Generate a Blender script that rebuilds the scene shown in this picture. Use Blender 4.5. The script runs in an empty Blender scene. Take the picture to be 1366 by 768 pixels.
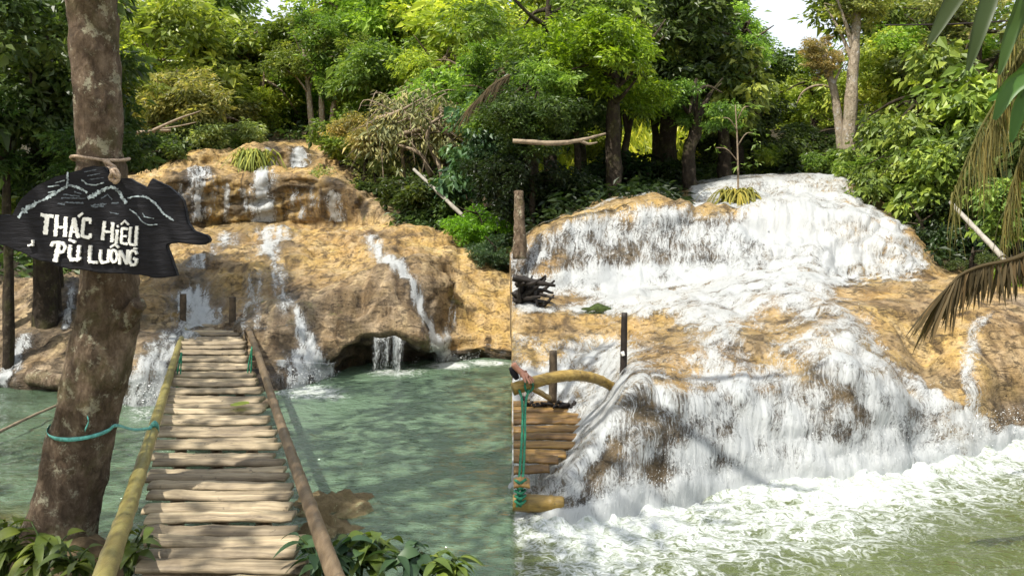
import bpy, math, random
import numpy as np
from mathutils import Vector, Matrix

random.seed(7)
RNG = np.random.default_rng(7)
F, H, CX, HY = 1100.0, 2.2, 683.0, 285.0      # focal length in px, eye height, principal point of the view
scene = bpy.context.scene
COL = scene.collection


def P(px, py, d):
    return np.array([(px - CX) / F * d, d, H - (py - HY) / F * d])


# ------------------------------------------------------------------ noise
def _hash(ix, iy, iz):
    h = (ix * 374761393 + iy * 668265263 + iz * 2147483647) & 0xFFFFFFFF
    h = ((h ^ (h >> 13)) * 1274126177) & 0xFFFFFFFF
    h = ((h ^ (h >> 16)) * 2246822519) & 0xFFFFFFFF
    return (h ^ (h >> 15)) / 4294967295.0


def vnoise(p):
    p = np.asarray(p, float)
    i = np.floor(p).astype(np.int64)
    f = p - i
    f = f * f * f * (f * (f * 6 - 15) + 10)
    r = 0
    for dx in (0, 1):
        for dy in (0, 1):
            for dz in (0, 1):
                w = (f[..., 0] if dx else 1 - f[..., 0]) * (f[..., 1] if dy else 1 - f[..., 1]) * (f[..., 2] if dz else 1 - f[..., 2])
                r = r + w * _hash(i[..., 0] + dx, i[..., 1] + dy, i[..., 2] + dz)
    return r * 2 - 1


def fbm(p, octaves=4, gain=0.5, lac=2.03):
    p = np.asarray(p, float)
    a, r = 1.0, 0
    for k in range(octaves):
        r = r + a * vnoise(p + 17.3 * k)
        p = p * lac
        a *= gain
    return r


def ridged(p, octaves=3):
    p = np.asarray(p, float)
    a, r = 1.0, 0
    for k in range(octaves):
        r = r + a * (1 - 2 * np.abs(vnoise(p + 9.1 * k)))
        p = p * 2.1
        a *= 0.5
    return r


# ------------------------------------------------------------------ mesh helpers
def mesh_np(name, verts, faces, mat=None, parent=None, smooth=True, attrs=None):
    """faces: array (n,3) or (n,4), or list of such arrays"""
    if not isinstance(faces, list):
        faces = [faces]
    faces = [np.asarray(f, np.int32) for f in faces if len(f)]
    me = bpy.data.meshes.new(name)
    verts = np.asarray(verts, np.float32)
    me.vertices.add(len(verts))
    me.vertices.foreach_set('co', verts.ravel())
    nl = sum(f.size for f in faces)
    npol = sum(len(f) for f in faces)
    me.loops.add(nl)
    me.polygons.add(npol)
    me.loops.foreach_set('vertex_index', np.concatenate([f.ravel() for f in faces]))
    tot = np.concatenate([np.full(len(f), f.shape[1], np.int32) for f in faces])
    st = np.concatenate([[0], np.cumsum(tot)[:-1]]).astype(np.int32)
    me.polygons.foreach_set('loop_start', st)
    me.polygons.foreach_set('loop_total', tot)
    me.polygons.foreach_set('use_smooth', np.full(npol, smooth, bool))
    me.update(calc_edges=True)
    me.validate()
    for k, v in (attrs or {}).items():
        v = np.asarray(v, np.float32)
        if v.ndim == 2:
            a = me.attributes.new(k, 'FLOAT_VECTOR', 'POINT')
            a.data.foreach_set('vector', v.ravel())
        else:
            a = me.attributes.new(k, 'FLOAT', 'POINT')
            a.data.foreach_set('value', v)
    if mat:
        me.materials.append(mat)
    o = bpy.data.objects.new(name, me)
    COL.objects.link(o)
    if parent:
        o.parent = parent
    return o


class MB:
    """collects pieces of one mesh"""
    def __init__(self):
        self.v, self.q, self.t, self.n = [], [], [], 0
        self.a = {}

    def add(self, v, q=None, t=None, **at):
        v = np.asarray(v, float)
        if q is not None and len(q):
            self.q.append(np.asarray(q, int) + self.n)
        if t is not None and len(t):
            self.t.append(np.asarray(t, int) + self.n)
        self.v.append(v)
        for k, x in at.items():
            self.a.setdefault(k, []).append(np.broadcast_to(np.asarray(x, float), (len(v),)) if np.ndim(x) < 2 else np.asarray(x, float))
        self.n += len(v)

    def build(self, name, mat, parent=None, smooth=True, off=None):
        v = np.concatenate(self.v)
        if off is not None:
            v = v - np.asarray(off)
        fs = []
        if self.q:
            fs.append(np.concatenate(self.q))
        if self.t:
            fs.append(np.concatenate(self.t))
        return mesh_np(name, v, fs, mat, parent, smooth, {k: np.concatenate(x) for k, x in self.a.items()})


def resample(pts, n):
    """Catmull-Rom through pts, n samples"""
    pts = np.asarray(pts, float)
    if len(pts) < 3:
        t = np.linspace(0, 1, n)[:, None]
        return pts[0] * (1 - t) + pts[-1] * t
    e = np.vstack([2 * pts[0] - pts[1], pts, 2 * pts[-1] - pts[-2]])
    u = np.linspace(0, len(pts) - 1, n)
    i = np.minimum(u.astype(int), len(pts) - 2)
    f = (u - i)[:, None]
    p0, p1, p2, p3 = e[i], e[i + 1], e[i + 2], e[i + 3]
    return 0.5 * ((2 * p1) + (p2 - p0) * f + (2 * p0 - 5 * p1 + 4 * p2 - p3) * f ** 2 + (3 * p1 - p0 - 3 * p2 + p3) * f ** 3)


def tube(mb, pts, rad, n=24, sides=8, rough=0.0, cap=True, seed=0, nodes=None, flat=1.0):
    """tapered tube along a path; rough = lumpy surface; nodes = list of positions 0..1 with a raised ring (bamboo)"""
    c = resample(pts, n)
    rad = np.interp(np.linspace(0, 1, n), np.linspace(0, 1, len(rad)), rad)
    tg = np.gradient(c, axis=0)
    tg /= np.linalg.norm(tg, axis=1)[:, None] + 1e-9
    ref = np.array([0, 0, 1.0]) if abs(tg[:, 2]).mean() < 0.8 else np.array([0, 1.0, 0])
    s = np.cross(tg, ref)
    s /= np.linalg.norm(s, axis=1)[:, None] + 1e-9
    w = np.cross(s, tg)
    if nodes is not None:
        u = np.linspace(0, 1, n)
        for q in nodes:
            rad = rad * (1 + 0.14 * np.exp(-((u - q) * n / 0.7) ** 2) - 0.05 * np.exp(-((u - q) * n / 2.0) ** 2))
    a = np.arange(sides) / sides * 2 * np.pi
    ring = (np.cos(a)[None, :, None] * s[:, None, :] + np.sin(a)[None, :, None] * w[:, None, :] * flat)
    v = c[:, None, :] + ring * rad[:, None, None]
    if rough:
        nz = fbm(v.reshape(-1, 3) / max(rad.max(), .02) * 0.9 + seed, 3).reshape(n, sides)
        v = c[:, None, :] + ring * (rad[:, None] * (1 + rough * nz))[:, :, None]
    v = v.reshape(-1, 3)
    i = np.arange(n - 1)[:, None] * sides
    j = np.arange(sides)[None, :]
    k = (j + 1) % sides
    q = np.stack([i + j, i + k, i + sides + k, i + sides + j], -1).reshape(-1, 4)
    along = np.repeat(np.linspace(0, 1, n), sides)
    t = []
    if cap:
        v = np.vstack([v, c[0], c[-1]])
        along = np.concatenate([along, [0, 1]])
        m = n * sides
        jj = np.arange(sides)
        t = np.concatenate([np.stack([np.full(sides, m), (jj + 1) % sides, jj], -1),
                            np.stack([np.full(sides, m + 1), (n - 1) * sides + jj, (n - 1) * sides + (jj + 1) % sides], -1)])
    mb.add(v, q, t)


def empty(name, loc, label=None, cat=None, group=None):
    o = bpy.data.objects.new(name, None)
    o.empty_display_size = 0.2
    COL.objects.link(o)
    o.location = loc
    return tag(o, label, cat, group)


def tag(o, label=None, cat=None, group=None, kind=None):
    if label: o['label'] = label
    if cat: o['category'] = cat
    if group: o['group'] = group
    if kind: o['kind'] = kind
    return o


# ------------------------------------------------------------------ materials
class NT:
    def __init__(self, name):
        self.m = bpy.data.materials.new(name)
        self.m.use_nodes = True
        self.t = self.m.node_tree
        self.t.nodes.clear()
        self.out = self.n('ShaderNodeOutputMaterial')

    def n(self, typ, **kw):
        x = self.t.nodes.new(typ)
        for k, v in kw.items():
            setattr(x, k, v)
        return x

    def l(self, a, b):
        self.t.links.new(a, b)

    def put(self, sock, v):
        if isinstance(v, bpy.types.NodeSocket):
            self.l(v, sock)
        elif isinstance(v, (tuple, list)) and len(v) == 3 and sock.type == 'RGBA':
            sock.default_value = (*v, 1)
        else:
            sock.default_value = v

    def attr(self, name, vec=False):
        x = self.n('ShaderNodeAttribute', attribute_name=name)
        return x.outputs['Vector' if vec else 'Fac']

    def coords(self):
        return self.n('ShaderNodeTexCoord').outputs['Object']

    def mapping(self, vec, scale=(1, 1, 1), loc=(0, 0, 0)):
        x = self.n('ShaderNodeMapping')
        self.l(vec, x.inputs['Vector'])
        x.inputs['Scale'].default_value = scale
        x.inputs['Location'].default_value = loc
        return x.outputs[0]

    def noise(self, vec, scale, detail=4, rough=0.55, dist=0.0, color=False):
        x = self.n('ShaderNodeTexNoise')
        self.l(vec, x.inputs['Vector'])
        x.inputs['Scale'].default_value = scale
        x.inputs['Detail'].default_value = detail
        x.inputs['Roughness'].default_value = rough
        x.inputs['Distortion'].default_value = dist
        return x.outputs['Color' if color else 'Fac']

    def voro(self, vec, scale, feature='F1'):
        x = self.n('ShaderNodeTexVoronoi', feature=feature)
        self.l(vec, x.inputs['Vector'])
        x.inputs['Scale'].default_value = scale
        return x.outputs['Distance']

    def math(self, op, a, b=None, c=None, clamp=False):
        x = self.n('ShaderNodeMath', operation=op, use_clamp=clamp)
        self.put(x.inputs[0], a)
        if b is not None: self.put(x.inputs[1], b)
        if c is not None: self.put(x.inputs[2], c)
        return x.outputs[0]

    def step(self, v, lo, hi, a=0.0, b=1.0):
        x = self.n('ShaderNodeMapRange', interpolation_type='SMOOTHSTEP')
        self.put(x.inputs['Value'], v)
        x.inputs['From Min'].default_value = lo
        x.inputs['From Max'].default_value = hi
        x.inputs['To Min'].default_value = a
        x.inputs['To Max'].default_value = b
        return x.outputs[0]

    def mix(self, f, a, b, mode='MIX'):
        x = self.n('ShaderNodeMix', data_type='RGBA', blend_type=mode)
        self.put(x.inputs[0], f)
        self.put(x.inputs[6], a)
        self.put(x.inputs[7], b)
        return x.outputs[2]

    def ramp(self, v, stops):
        x = self.n('ShaderNodeValToRGB')
        self.put(x.inputs[0], v)
        e = x.color_ramp.elements
        while len(e) < len(stops):
            e.new(0.5)
        for s, (p, c) in zip(e, stops):
            s.position = p
            s.color = (*c, 1)
        return x.outputs[0]

    def bump(self, h, strength=0.5, dist=0.02, normal=None):
        x = self.n('ShaderNodeBump')
        self.put(x.inputs['Height'], h)
        x.inputs['Strength'].default_value = strength
        x.inputs['Distance'].default_value = dist
        if normal: self.l(normal, x.inputs['Normal'])
        return x.outputs[0]

    def bsdf(self, col, rough=0.7, spec=0.3, normal=None):
        x = self.n('ShaderNodeBsdfPrincipled')
        self.put(x.inputs['Base Color'], col)
        self.put(x.inputs['Roughness'], rough)
        self.put(x.inputs['Specular IOR Level'], spec)
        if normal: self.l(normal, x.inputs['Normal'])
        return x.outputs[0]

    def mixs(self, f, a, b):
        x = self.n('ShaderNodeMixShader')
        self.put(x.inputs[0], f)
        self.l(a, x.inputs[1])
        self.l(b, x.inputs[2])
        return x.outputs[0]

    def done(self, s):
        self.l(s, self.out.inputs['Surface'])
        return self.m


def mat_rock():
    n = NT('travertine')
    c = n.coords()
    wet, soil, grey = n.attr('wet'), n.attr('soil'), n.attr('grey')
    big = n.noise(c, 0.8, 5, 0.6, 0.6)
    mid = n.noise(c, 3.5, 6, 0.65, 0.3)
    fine = n.noise(c, 22, 5, 0.7)
    streak = n.noise(n.mapping(c, (5.5, 1.6, 0.7)), 1.0, 6, 0.62, 0.4)
    ochre = n.ramp(big, [(0.28, (0.15, 0.085, 0.03)), (0.43, (0.38, 0.235, 0.07)), (0.58, (0.50, 0.34, 0.11)), (0.72, (0.60, 0.46, 0.25))])
    dirt = n.ramp(mid, [(0.3, (0.13, 0.09, 0.055)), (0.5, (0.36, 0.25, 0.13)), (0.75, (0.56, 0.43, 0.28))])
    col = n.mix(n.step(mid, 0.35, 0.65, 0.1, 0.55), ochre, dirt)
    gcol = n.ramp(mid, [(0.3, (0.055, 0.042, 0.03)), (0.5, (0.19, 0.145, 0.105)), (0.78, (0.37, 0.30, 0.22))])
    col = n.mix(n.math('MULTIPLY', grey, n.step(big, 0.25, 0.6, 0.55, 1.0)), col, gcol)
    col = n.mix(n.step(streak, 0.50, 0.68, 0, 0.6), col, (0.50, 0.385, 0.22))
    col = n.mix(n.step(streak, 0.49, 0.33, 0, 0.85), col, (0.085, 0.052, 0.022))
    moss = n.math('MULTIPLY', n.step(n.noise(c, 1.6, 6, 0.7, 0.5), 0.60, 0.72), n.attr('moss'))
    col = n.mix(moss, col, (0.14, 0.15, 0.03))
    pit = n.step(n.voro(c, 13), 0.02, 0.22)
    crack = n.step(n.noise(n.mapping(c, (1, 1, 2.6)), 4, 7, 0.78, 0.9), 0.36, 0.47)
    col = n.mix(n.math('MULTIPLY', n.math('SUBTRACT', 1.0, n.math('MULTIPLY', pit, crack)), 0.6), col, (0.05, 0.033, 0.02), 'MIX')
    speck = n.step(fine, 0.32, 0.68, 0.72, 1.25)
    sc = n.n('ShaderNodeVectorMath', operation='SCALE')
    n.l(n.mix(1.0, col, (0.88, 0.87, 0.82), 'MULTIPLY'), sc.inputs[0]); n.l(speck, sc.inputs['Scale'])
    col = sc.outputs[0]
    col = n.mix(n.math('MULTIPLY', n.math('MULTIPLY', wet, 1.3, clamp=True), n.step(mid, 0.25, 0.65, 1.0, 0.8)), col, n.ramp(mid, [(0.3, (0.012, 0.009, 0.006)), (0.7, (0.055, 0.038, 0.02))]))  # wet rock, plus the left cave's shade painted in by the same mask
    scol = n.ramp(mid, [(0.3, (0.018, 0.014, 0.008)), (0.7, (0.06, 0.05, 0.025))])
    col = n.mix(soil, col, scol)
    h = n.math('ADD', n.math('MULTIPLY', mid, 1.0), n.math('MULTIPLY', fine, 0.6))
    strata = n.noise(n.mapping(c, (1, 1, 7)), 3.2, 6, 0.7, 0.6)
    h = n.math('ADD', h, n.math('MULTIPLY', n.math('MULTIPLY', pit, crack), 0.5))
    h = n.math('ADD', h, n.math('MULTIPLY', strata, 0.6))
    col = n.mix(n.step(strata, 0.42, 0.32, 0, 0.5), col, (0.07, 0.045, 0.02))
    nm = n.bump(h, 0.9, 0.05)
    rough = n.math('SUBTRACT', 0.85, n.math('MULTIPLY', wet, 0.45))
    return n.done(n.bsdf(col, rough, 0.35, nm))


def mat_white_water():
    n = NT('white_water')
    uv = n.attr('flow', True)
    c = n.coords()
    cover, fall = n.attr('cover'), n.attr('fall')
    warp = n.n('ShaderNodeVectorMath', operation='MULTIPLY_ADD')
    n.l(n.noise(n.mapping(uv, (3, 3, 3)), 1.0, 3, 0.6, 0, True), warp.inputs[0])
    warp.inputs[1].default_value = (0.16, 0.4, 0)
    n.l(uv, warp.inputs[2])
    w = warp.outputs[0]
    strand = n.noise(n.mapping(w, (22, 3.0, 1)), 1.0, 7, 0.78, 0.2)
    churn = n.noise(n.mapping(w, (7, 4, 1)), 1.0, 7, 0.72, 0.9)
    lace = n.noise(n.mapping(w, (44, 22, 1)), 1.0, 6, 0.76)
    s = n.n('ShaderNodeMix', data_type='FLOAT')
    n.l(fall, s.inputs[0]); n.l(churn, s.inputs[2]); n.l(strand, s.inputs[3])
    s = s.outputs[0]
    s = n.math('ADD', n.math('MULTIPLY', s, 0.56), n.math('MULTIPLY', lace, 0.44))
    th = n.math('SUBTRACT', 0.76, n.math('MULTIPLY', cover, 0.52))
    m = n.step(n.math('SUBTRACT', s, th), -0.05, 0.13)
    col = n.mix(n.step(s, 0.42, 0.72), (0.46, 0.485, 0.485), (0.68, 0.695, 0.695))
    gr = n.noise(n.mapping(w, (60, 26, 1)), 1.0, 3, 0.7)
    nm = n.bump(n.math('ADD', s, n.math('MULTIPLY', gr, 0.6)), 0.6, 0.02)
    white = n.bsdf(col, 0.45, 0.3, nm)
    tl = n.n('ShaderNodeBsdfTranslucent')
    n.put(tl.inputs[0], (0.8, 0.82, 0.8))
    white = n.mixs(0.35, white, tl.outputs[0])
    film = n.n('ShaderNodeBsdfGlossy')
    n.put(film.inputs['Color'], (1, 1, 1)); n.put(film.inputs['Roughness'], 0.18); n.l(nm, film.inputs['Normal'])
    clear = n.n('ShaderNodeBsdfTransparent')
    lw = n.n('ShaderNodeLayerWeight')
    lw.inputs['Blend'].default_value = 0.25
    thin = n.mixs(n.math('MULTIPLY', n.math('MULTIPLY', lw.outputs['Fresnel'], 0.22), n.step(cover, 0.15, 0.45)), clear.outputs[0], film.outputs[0])
    m = n.math('MULTIPLY', m, n.step(cover, 0.15, 0.8, 0.62, 1.0))
    return n.done(n.mixs(n.math('MULTIPLY', m, n.step(cover, 0.0, 0.12)), thin, white))


def mat_pool():
    n = NT('pool_water')
    c = n.coords()
    foam, shallow, side = n.attr('foam'), n.attr('shallow'), n.attr('side')
    deep = n.mix(side, (0.090, 0.142, 0.086), (0.062, 0.080, 0.018))
    deep = n.mix(n.step(n.noise(c, 0.7, 3, 0.5, 0.5), 0.35, 0.7), deep, n.mix(side, (0.106, 0.162, 0.099), (0.085, 0.105, 0.028)))
    wv = n.noise(n.mapping(c, (1.6, 3.4, 1)), 2.6, 4, 0.6, 0.7)
    wv2 = n.noise(n.mapping(c, (1.3, 2.2, 1)), 9, 3, 0.6, 0.3)
    h = n.math('ADD', n.math('MULTIPLY', wv, 1.0), n.math('MULTIPLY', wv2, 0.3))
    nm = n.bump(h, 0.7, 0.10)
    body = n.bsdf(deep, 0.06, 0.5, nm)
    clear = n.n('ShaderNodeBsdfTransparent')
    n.put(clear.inputs[0], (0.75, 0.85, 0.68))
    gl = n.n('ShaderNodeBsdfGlossy')
    n.put(gl.inputs['Roughness'], 0.05); n.l(nm, gl.inputs['Normal'])
    fr = n.n('ShaderNodeFresnel'); fr.inputs[0].default_value = 1.33; n.l(nm, fr.inputs['Normal'])
    see = n.mixs(fr.outputs[0], clear.outputs[0], gl.outputs[0])
    body = n.mixs(n.math('MULTIPLY', shallow, 0.85), body, see)
    # foam: torn, lacy
    wp = n.n('ShaderNodeVectorMath', operation='MULTIPLY_ADD')
    n.l(n.noise(c, 2.2, 4, 0.6, 0, True), wp.inputs[0])
    wp.inputs[1].default_value = (0.5, 0.9, 0)
    n.l(c, wp.inputs[2])
    w = n.mapping(wp.outputs[0], (1, 1.5, 0.0))
    cell = n.math('SUBTRACT', 1.0, n.step(n.voro(w, 6.5, 'DISTANCE_TO_EDGE'), 0.0, 0.30))
    cell2 = n.math('SUBTRACT', 1.0, n.step(n.voro(w, 19, 'DISTANCE_TO_EDGE'), 0.0, 0.26))
    cloud = n.noise(w, 2.6, 9, 0.78, 0.8)
    f = n.math('ADD', n.math('MULTIPLY', cloud, 0.62), n.math('ADD', n.math('MULTIPLY', cell, 0.18), n.math('MULTIPLY', cell2, 0.14)))
    m = n.step(n.math('SUBTRACT', f, n.math('SUBTRACT', 0.86, n.math('MULTIPLY', foam, 0.66))), -0.16, 0.28)
    m = n.math('MULTIPLY', m, n.step(foam, 0.02, 0.15))
    fcol = n.mix(n.step(f, 0.35, 0.7), (0.42, 0.46, 0.40), (0.58, 0.605, 0.595))
    fb = n.bsdf(fcol, 0.5, 0.3, n.bump(f, 0.8, 0.05))
    return n.done(n.mixs(m, body, fb))


def mat_leaf(name='leaf', gloss=0.4, trans=0.42, spec=0.45):
    n = NT(name)
    info = n.n('ShaderNodeObjectInfo')
    t = n.attr('tint')
    g = n.ramp(t, [(0.0, (0.40, 0.46, 0.45)), (0.5, (1.15, 1.15, 1.0)), (1.0, (2.3, 1.9, 1.5))])
    col = n.mix(1.0, info.outputs['Color'], g, 'MULTIPLY')
    geo = n.n('ShaderNodeNewGeometry')
    p = n.bsdf(col, gloss, spec)
    tl = n.n('ShaderNodeBsdfTranslucent')
    n.l(n.mix(1.0, col, (1.25, 1.35, 0.55), 'MULTIPLY'), tl.inputs[0])
    return n.done(n.mixs(trans, p, tl.outputs[0]))


def mat_bark(name, c0, c1, c2, moss=0.0, scale=6):
    n = NT(name)
    c = n.coords()
    a = n.noise(n.mapping(c, (1, 1, 0.55)), scale * 1.9, 9, 0.82, 0.5)
    b = n.noise(c, scale * 0.33, 5, 0.6)
    e = n.noise(c, scale * 7, 4, 0.7)
    v = n.voro(n.mapping(c, (1, 1, 0.5)), scale * 3.2)
    col = n.ramp(a, [(0.3, c0), (0.5, c1), (0.72, c2)])
    col = n.mix(n.step(b, 0.55, 0.68, 0, 0.55), col, tuple(x * 1.5 + .02 for x in c2))
    col = n.mix(n.step(n.noise(c, scale * 1.1, 7, 0.8, 0.2), 0.55, 0.62, 0, .6), col, tuple(min(.6, x * 1.9 + .03) for x in c2))
    if moss:
        col = n.mix(n.math('MULTIPLY', n.step(n.noise(c, 2.6, 5, 0.7, 0.3), 0.48, 0.62), moss), col, (0.10, 0.11, 0.02))
    h = n.math('ADD', a, n.math('ADD', n.math('MULTIPLY', e, 0.4), n.math('MULTIPLY', v, 0.5)))
    return n.done(n.bsdf(col, 0.85, 0.2, n.bump(h, 1.0, 0.06)))


def mat_bamboo(name, c0, c1, c2, scale=(1, 1, 1), rough=0.55):
    n = NT(name)
    c = n.coords()
    info = n.n('ShaderNodeObjectInfo')
    off = n.n('ShaderNodeVectorMath', operation='MULTIPLY_ADD')
    cb = n.n('ShaderNodeCombineXYZ')
    for k in range(3): n.l(info.outputs['Random'], cb.inputs[k])
    n.l(cb.outputs[0], off.inputs[0]); off.inputs[1].default_value = (31, 17, 23); n.l(c, off.inputs[2])
    c = off.outputs[0]
    st = n.noise(n.mapping(c, scale), 9, 6, 0.7, 0.2)
    bl = n.noise(c, 2.3, 4, 0.6, 0.4)
    col = n.ramp(st, [(0.3, c0), (0.52, c1), (0.75, c2)])
    col = n.mix(n.step(bl, 0.5, 0.7, 0, 0.65), col, c0)
    col = n.mix(n.math('MULTIPLY', n.math('SUBTRACT', 0.8, info.outputs['Random']), 0.7, clamp=True), col, tuple(x * 0.7 for x in c0))
    col = n.mix(n.step(n.noise(c, 14, 3, .6), 0.62, 0.72, 0, 0.7), col, (0.05, 0.04, 0.025))
    return n.done(n.bsdf(col, rough, 0.35, n.bump(st, 0.5, 0.012)))


def mat_plain(name, col, rough=0.6, var=0.25, scale=20, spec=0.3, bump=0.2):
    n = NT(name)
    c = n.coords()
    f = n.noise(c, scale, 5, 0.65)
    col2 = n.mix(n.step(f, 0.3, 0.7), tuple(x * (1 - var) for x in col), tuple(min(1, x * (1 + var)) for x in col))
    return n.done(n.bsdf(col2, rough, spec, n.bump(f, bump, 0.01)))


M = dict(
    rock=mat_rock(), white=mat_white_water(), pool=mat_pool(),
    leaf=mat_leaf('leaf'), leafgloss=mat_leaf('leaf_glossy', 0.45, 0.3, 0.4), dry=mat_leaf('dry_leaf', 0.7, 0.2, 0.2),
    bark=mat_bark('bark_brown', (0.026, 0.018, 0.012), (0.15, 0.105, 0.068), (0.38, 0.29, 0.20), 0.3, 7),
    barkdark=mat_bark('bark_dark', (0.012, 0.009, 0.006), (0.04, 0.03, 0.02), (0.08, 0.06, 0.04), 0.3, 5),
    barkpale=mat_bark('bark_pale', (0.16, 0.12, 0.08), (0.34, 0.28, 0.2), (0.5, 0.43, 0.33), 0.25, 5),
    slat=mat_bamboo('bamboo_slat', (0.10, 0.075, 0.05), (0.36, 0.285, 0.175), (0.57, 0.48, 0.325), (0.25, 5, 3), 0.6),
    slatwet=mat_bamboo('bamboo_slat_wet', (0.07, 0.035, 0.012), (0.26, 0.15, 0.045), (0.42, 0.27, 0.08), (0.25, 5, 3), 0.35),
    railgreen=mat_bamboo('bamboo_rail_green', (0.13, 0.10, 0.035), (0.27, 0.24, 0.075), (0.42, 0.36, 0.13), (3, 0.6, 3), 0.4),
    railbrown=mat_bamboo('bamboo_rail_brown', (0.09, 0.06, 0.033), (0.235, 0.17, 0.10), (0.37, 0.28, 0.175), (3, 0.6, 3), 0.5),
    railochre=mat_bamboo('bamboo_rail_ochre', (0.12, 0.075, 0.02), (0.33, 0.22, 0.055), (0.48, 0.36, 0.12), (0.6, 3, 3), 0.35),
    post=mat_plain('post_wood', (0.07, 0.05, 0.03), 0.7, 0.5, 14),
    postdark=mat_plain('post_dark', (0.018, 0.013, 0.01), 0.6, 0.5, 14),
    board=None, paint=mat_plain('white_paint', (0.80, 0.80, 0.76), 0.6, 0.14, 60), paintblue=mat_plain('blue_white_paint', (0.34, 0.40, 0.42), 0.7, 0.8, 30),
    rope=mat_plain('hemp_rope', (0.36, 0.27, 0.19), 0.9, 0.4, 90), ribbon=mat_plain('turquoise_ribbon', (0.10, 0.34, 0.29), 0.5, 0.4, 40),
    cord=mat_plain('green_cord', (0.02, 0.16, 0.085), 0.6, 0.4, 50),
    drywood=mat_plain('grey_dry_wood', (0.22, 0.17, 0.115), 0.85, 0.35, 12), driftwood=mat_plain('black_driftwood', (0.018, 0.014, 0.011), 0.6, 0.5, 12),
    skin=mat_plain('skin', (0.46, 0.22, 0.14), 0.5, 0.1, 40), sleeve=mat_plain('dark_cloth', (0.02, 0.018, 0.022), 0.9, 0.3, 60),
    soil=mat_plain('bank_soil', (0.11, 0.08, 0.045), 0.9, 0.5, 9, 0.2, 0.9), bed=mat_plain('pool_bed_sand', (0.28, 0.22, 0.10), 0.9, 0.4, 3, 0.2, 0.6),
    spray=mat_plain('spray', (0.74, 0.76, 0.76), 0.4, 0.05, 10), pale=mat_plain('pale_tag', (0.75, 0.72, 0.66), 0.5, 0.1, 30),
    polewood=mat_plain('pale_pole', (0.27, 0.25, 0.21), 0.8, 0.25, 10),
)


def mat_board():
    n = NT('black_board')
    c = n.coords()
    s = n.noise(n.mapping(c, (2.0, 2, 14)), 3, 6, 0.7, 0.5)
    b = n.noise(c, 3.2, 5, 0.65)
    col = n.ramp(s, [(0.3, (0.004, 0.004, 0.006)), (0.55, (0.009, 0.009, 0.012)), (0.78, (0.026, 0.026, 0.032))])
    col = n.mix(n.step(b, 0.58, 0.75, 0, 0.5), col, (0.035, 0.028, 0.022))
    return n.done(n.bsdf(col, 0.6, 0.2, n.bump(s, 0.5, 0.02)))


M['board'] = mat_board()

# ------------------------------------------------------------------ terrain of the two cascades
# each control column: direction px, then (py, distance) of the named rows of its profile
LEFT = {
    -320: [(535, 9.8), (500, 10.1), (455, 10.8), (400, 12), (350, 14), (320, 15.5), (300, 17.5), (285, 20), (255, 25)],
    0: [(515, 10.5), (500, 10.6), (450, 11.3), (400, 12.3), (362, 13.5), (335, 15), (315, 17), (300, 19), (265, 24)],
    100: [(520, 10.3), (490, 10.5), (440, 11.2), (390, 12.4), (350, 14.5), (310, 16), (290, 18), (270, 20), (240, 25)],
    170: [(545, 9.5), (492, 9.5), (440, 10.8), (388, 12.6), (330, 17.0), (262, 17.6), (248, 19.5), (240, 21), (215, 25)],
    235: [(545, 9.5), (495, 9.8), (445, 11.3), (378, 13.2), (308, 19.0), (236, 19.3), (225, 21), (215, 22), (198, 26)],
    280: [(530, 10), (482, 10.5), (442, 12.0), (372, 13.8), (304, 19.7), (232, 19.4), (222, 22), (203, 22.7), (192, 26)],
    345: [(525, 10.2), (482, 10.6), (420, 11.5), (342, 15.2), (302, 19.9), (240, 19.6), (226, 22), (200, 22.6), (190, 26)],
    400: [(518, 10.5), (482, 10.8), (402, 11.6), (334, 15.6), (302, 19.9), (233, 19.5), (226, 22.5), (199, 23), (190, 26)],
    450: [(500, 11.5), (474, 11.0), (392, 11.8), (325, 16), (303, 19.6), (240, 19.2), (226, 22), (212, 23), (190, 26)],
    480: [(482, 12.5), (447, 11.35), (384, 12.2), (316, 16), (304, 19.1), (256, 18.9), (240, 22), (220, 24), (190, 27)],
    525: [(478, 12.8), (440, 11.4), (374, 12.5), (309, 16.5), (303, 17.5), (284, 19), (262, 22), (240, 24), (195, 28)],
    565: [(481, 12.6), (456, 11.5), (378, 12.7), (307, 16.8), (303, 17.3), (290, 19), (268, 22), (244, 24), (200, 28)],
    600: [(482, 12.3), (466, 12.3), (388, 13.5), (320, 16.6), (314, 17.2), (296, 19), (272, 22), (246, 24), (200, 28)],
    640: [(477, 12.65), (463, 12.5), (400, 13.6), (346, 15.5), (340, 16), (312, 18), (285, 21), (255, 24), (205, 28)],
    683: [(479, 12.5), (466, 12.4), (410, 13.6), (366, 15), (360, 15.6), (322, 18), (292, 21), (260, 24), (210, 28)],
}
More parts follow.
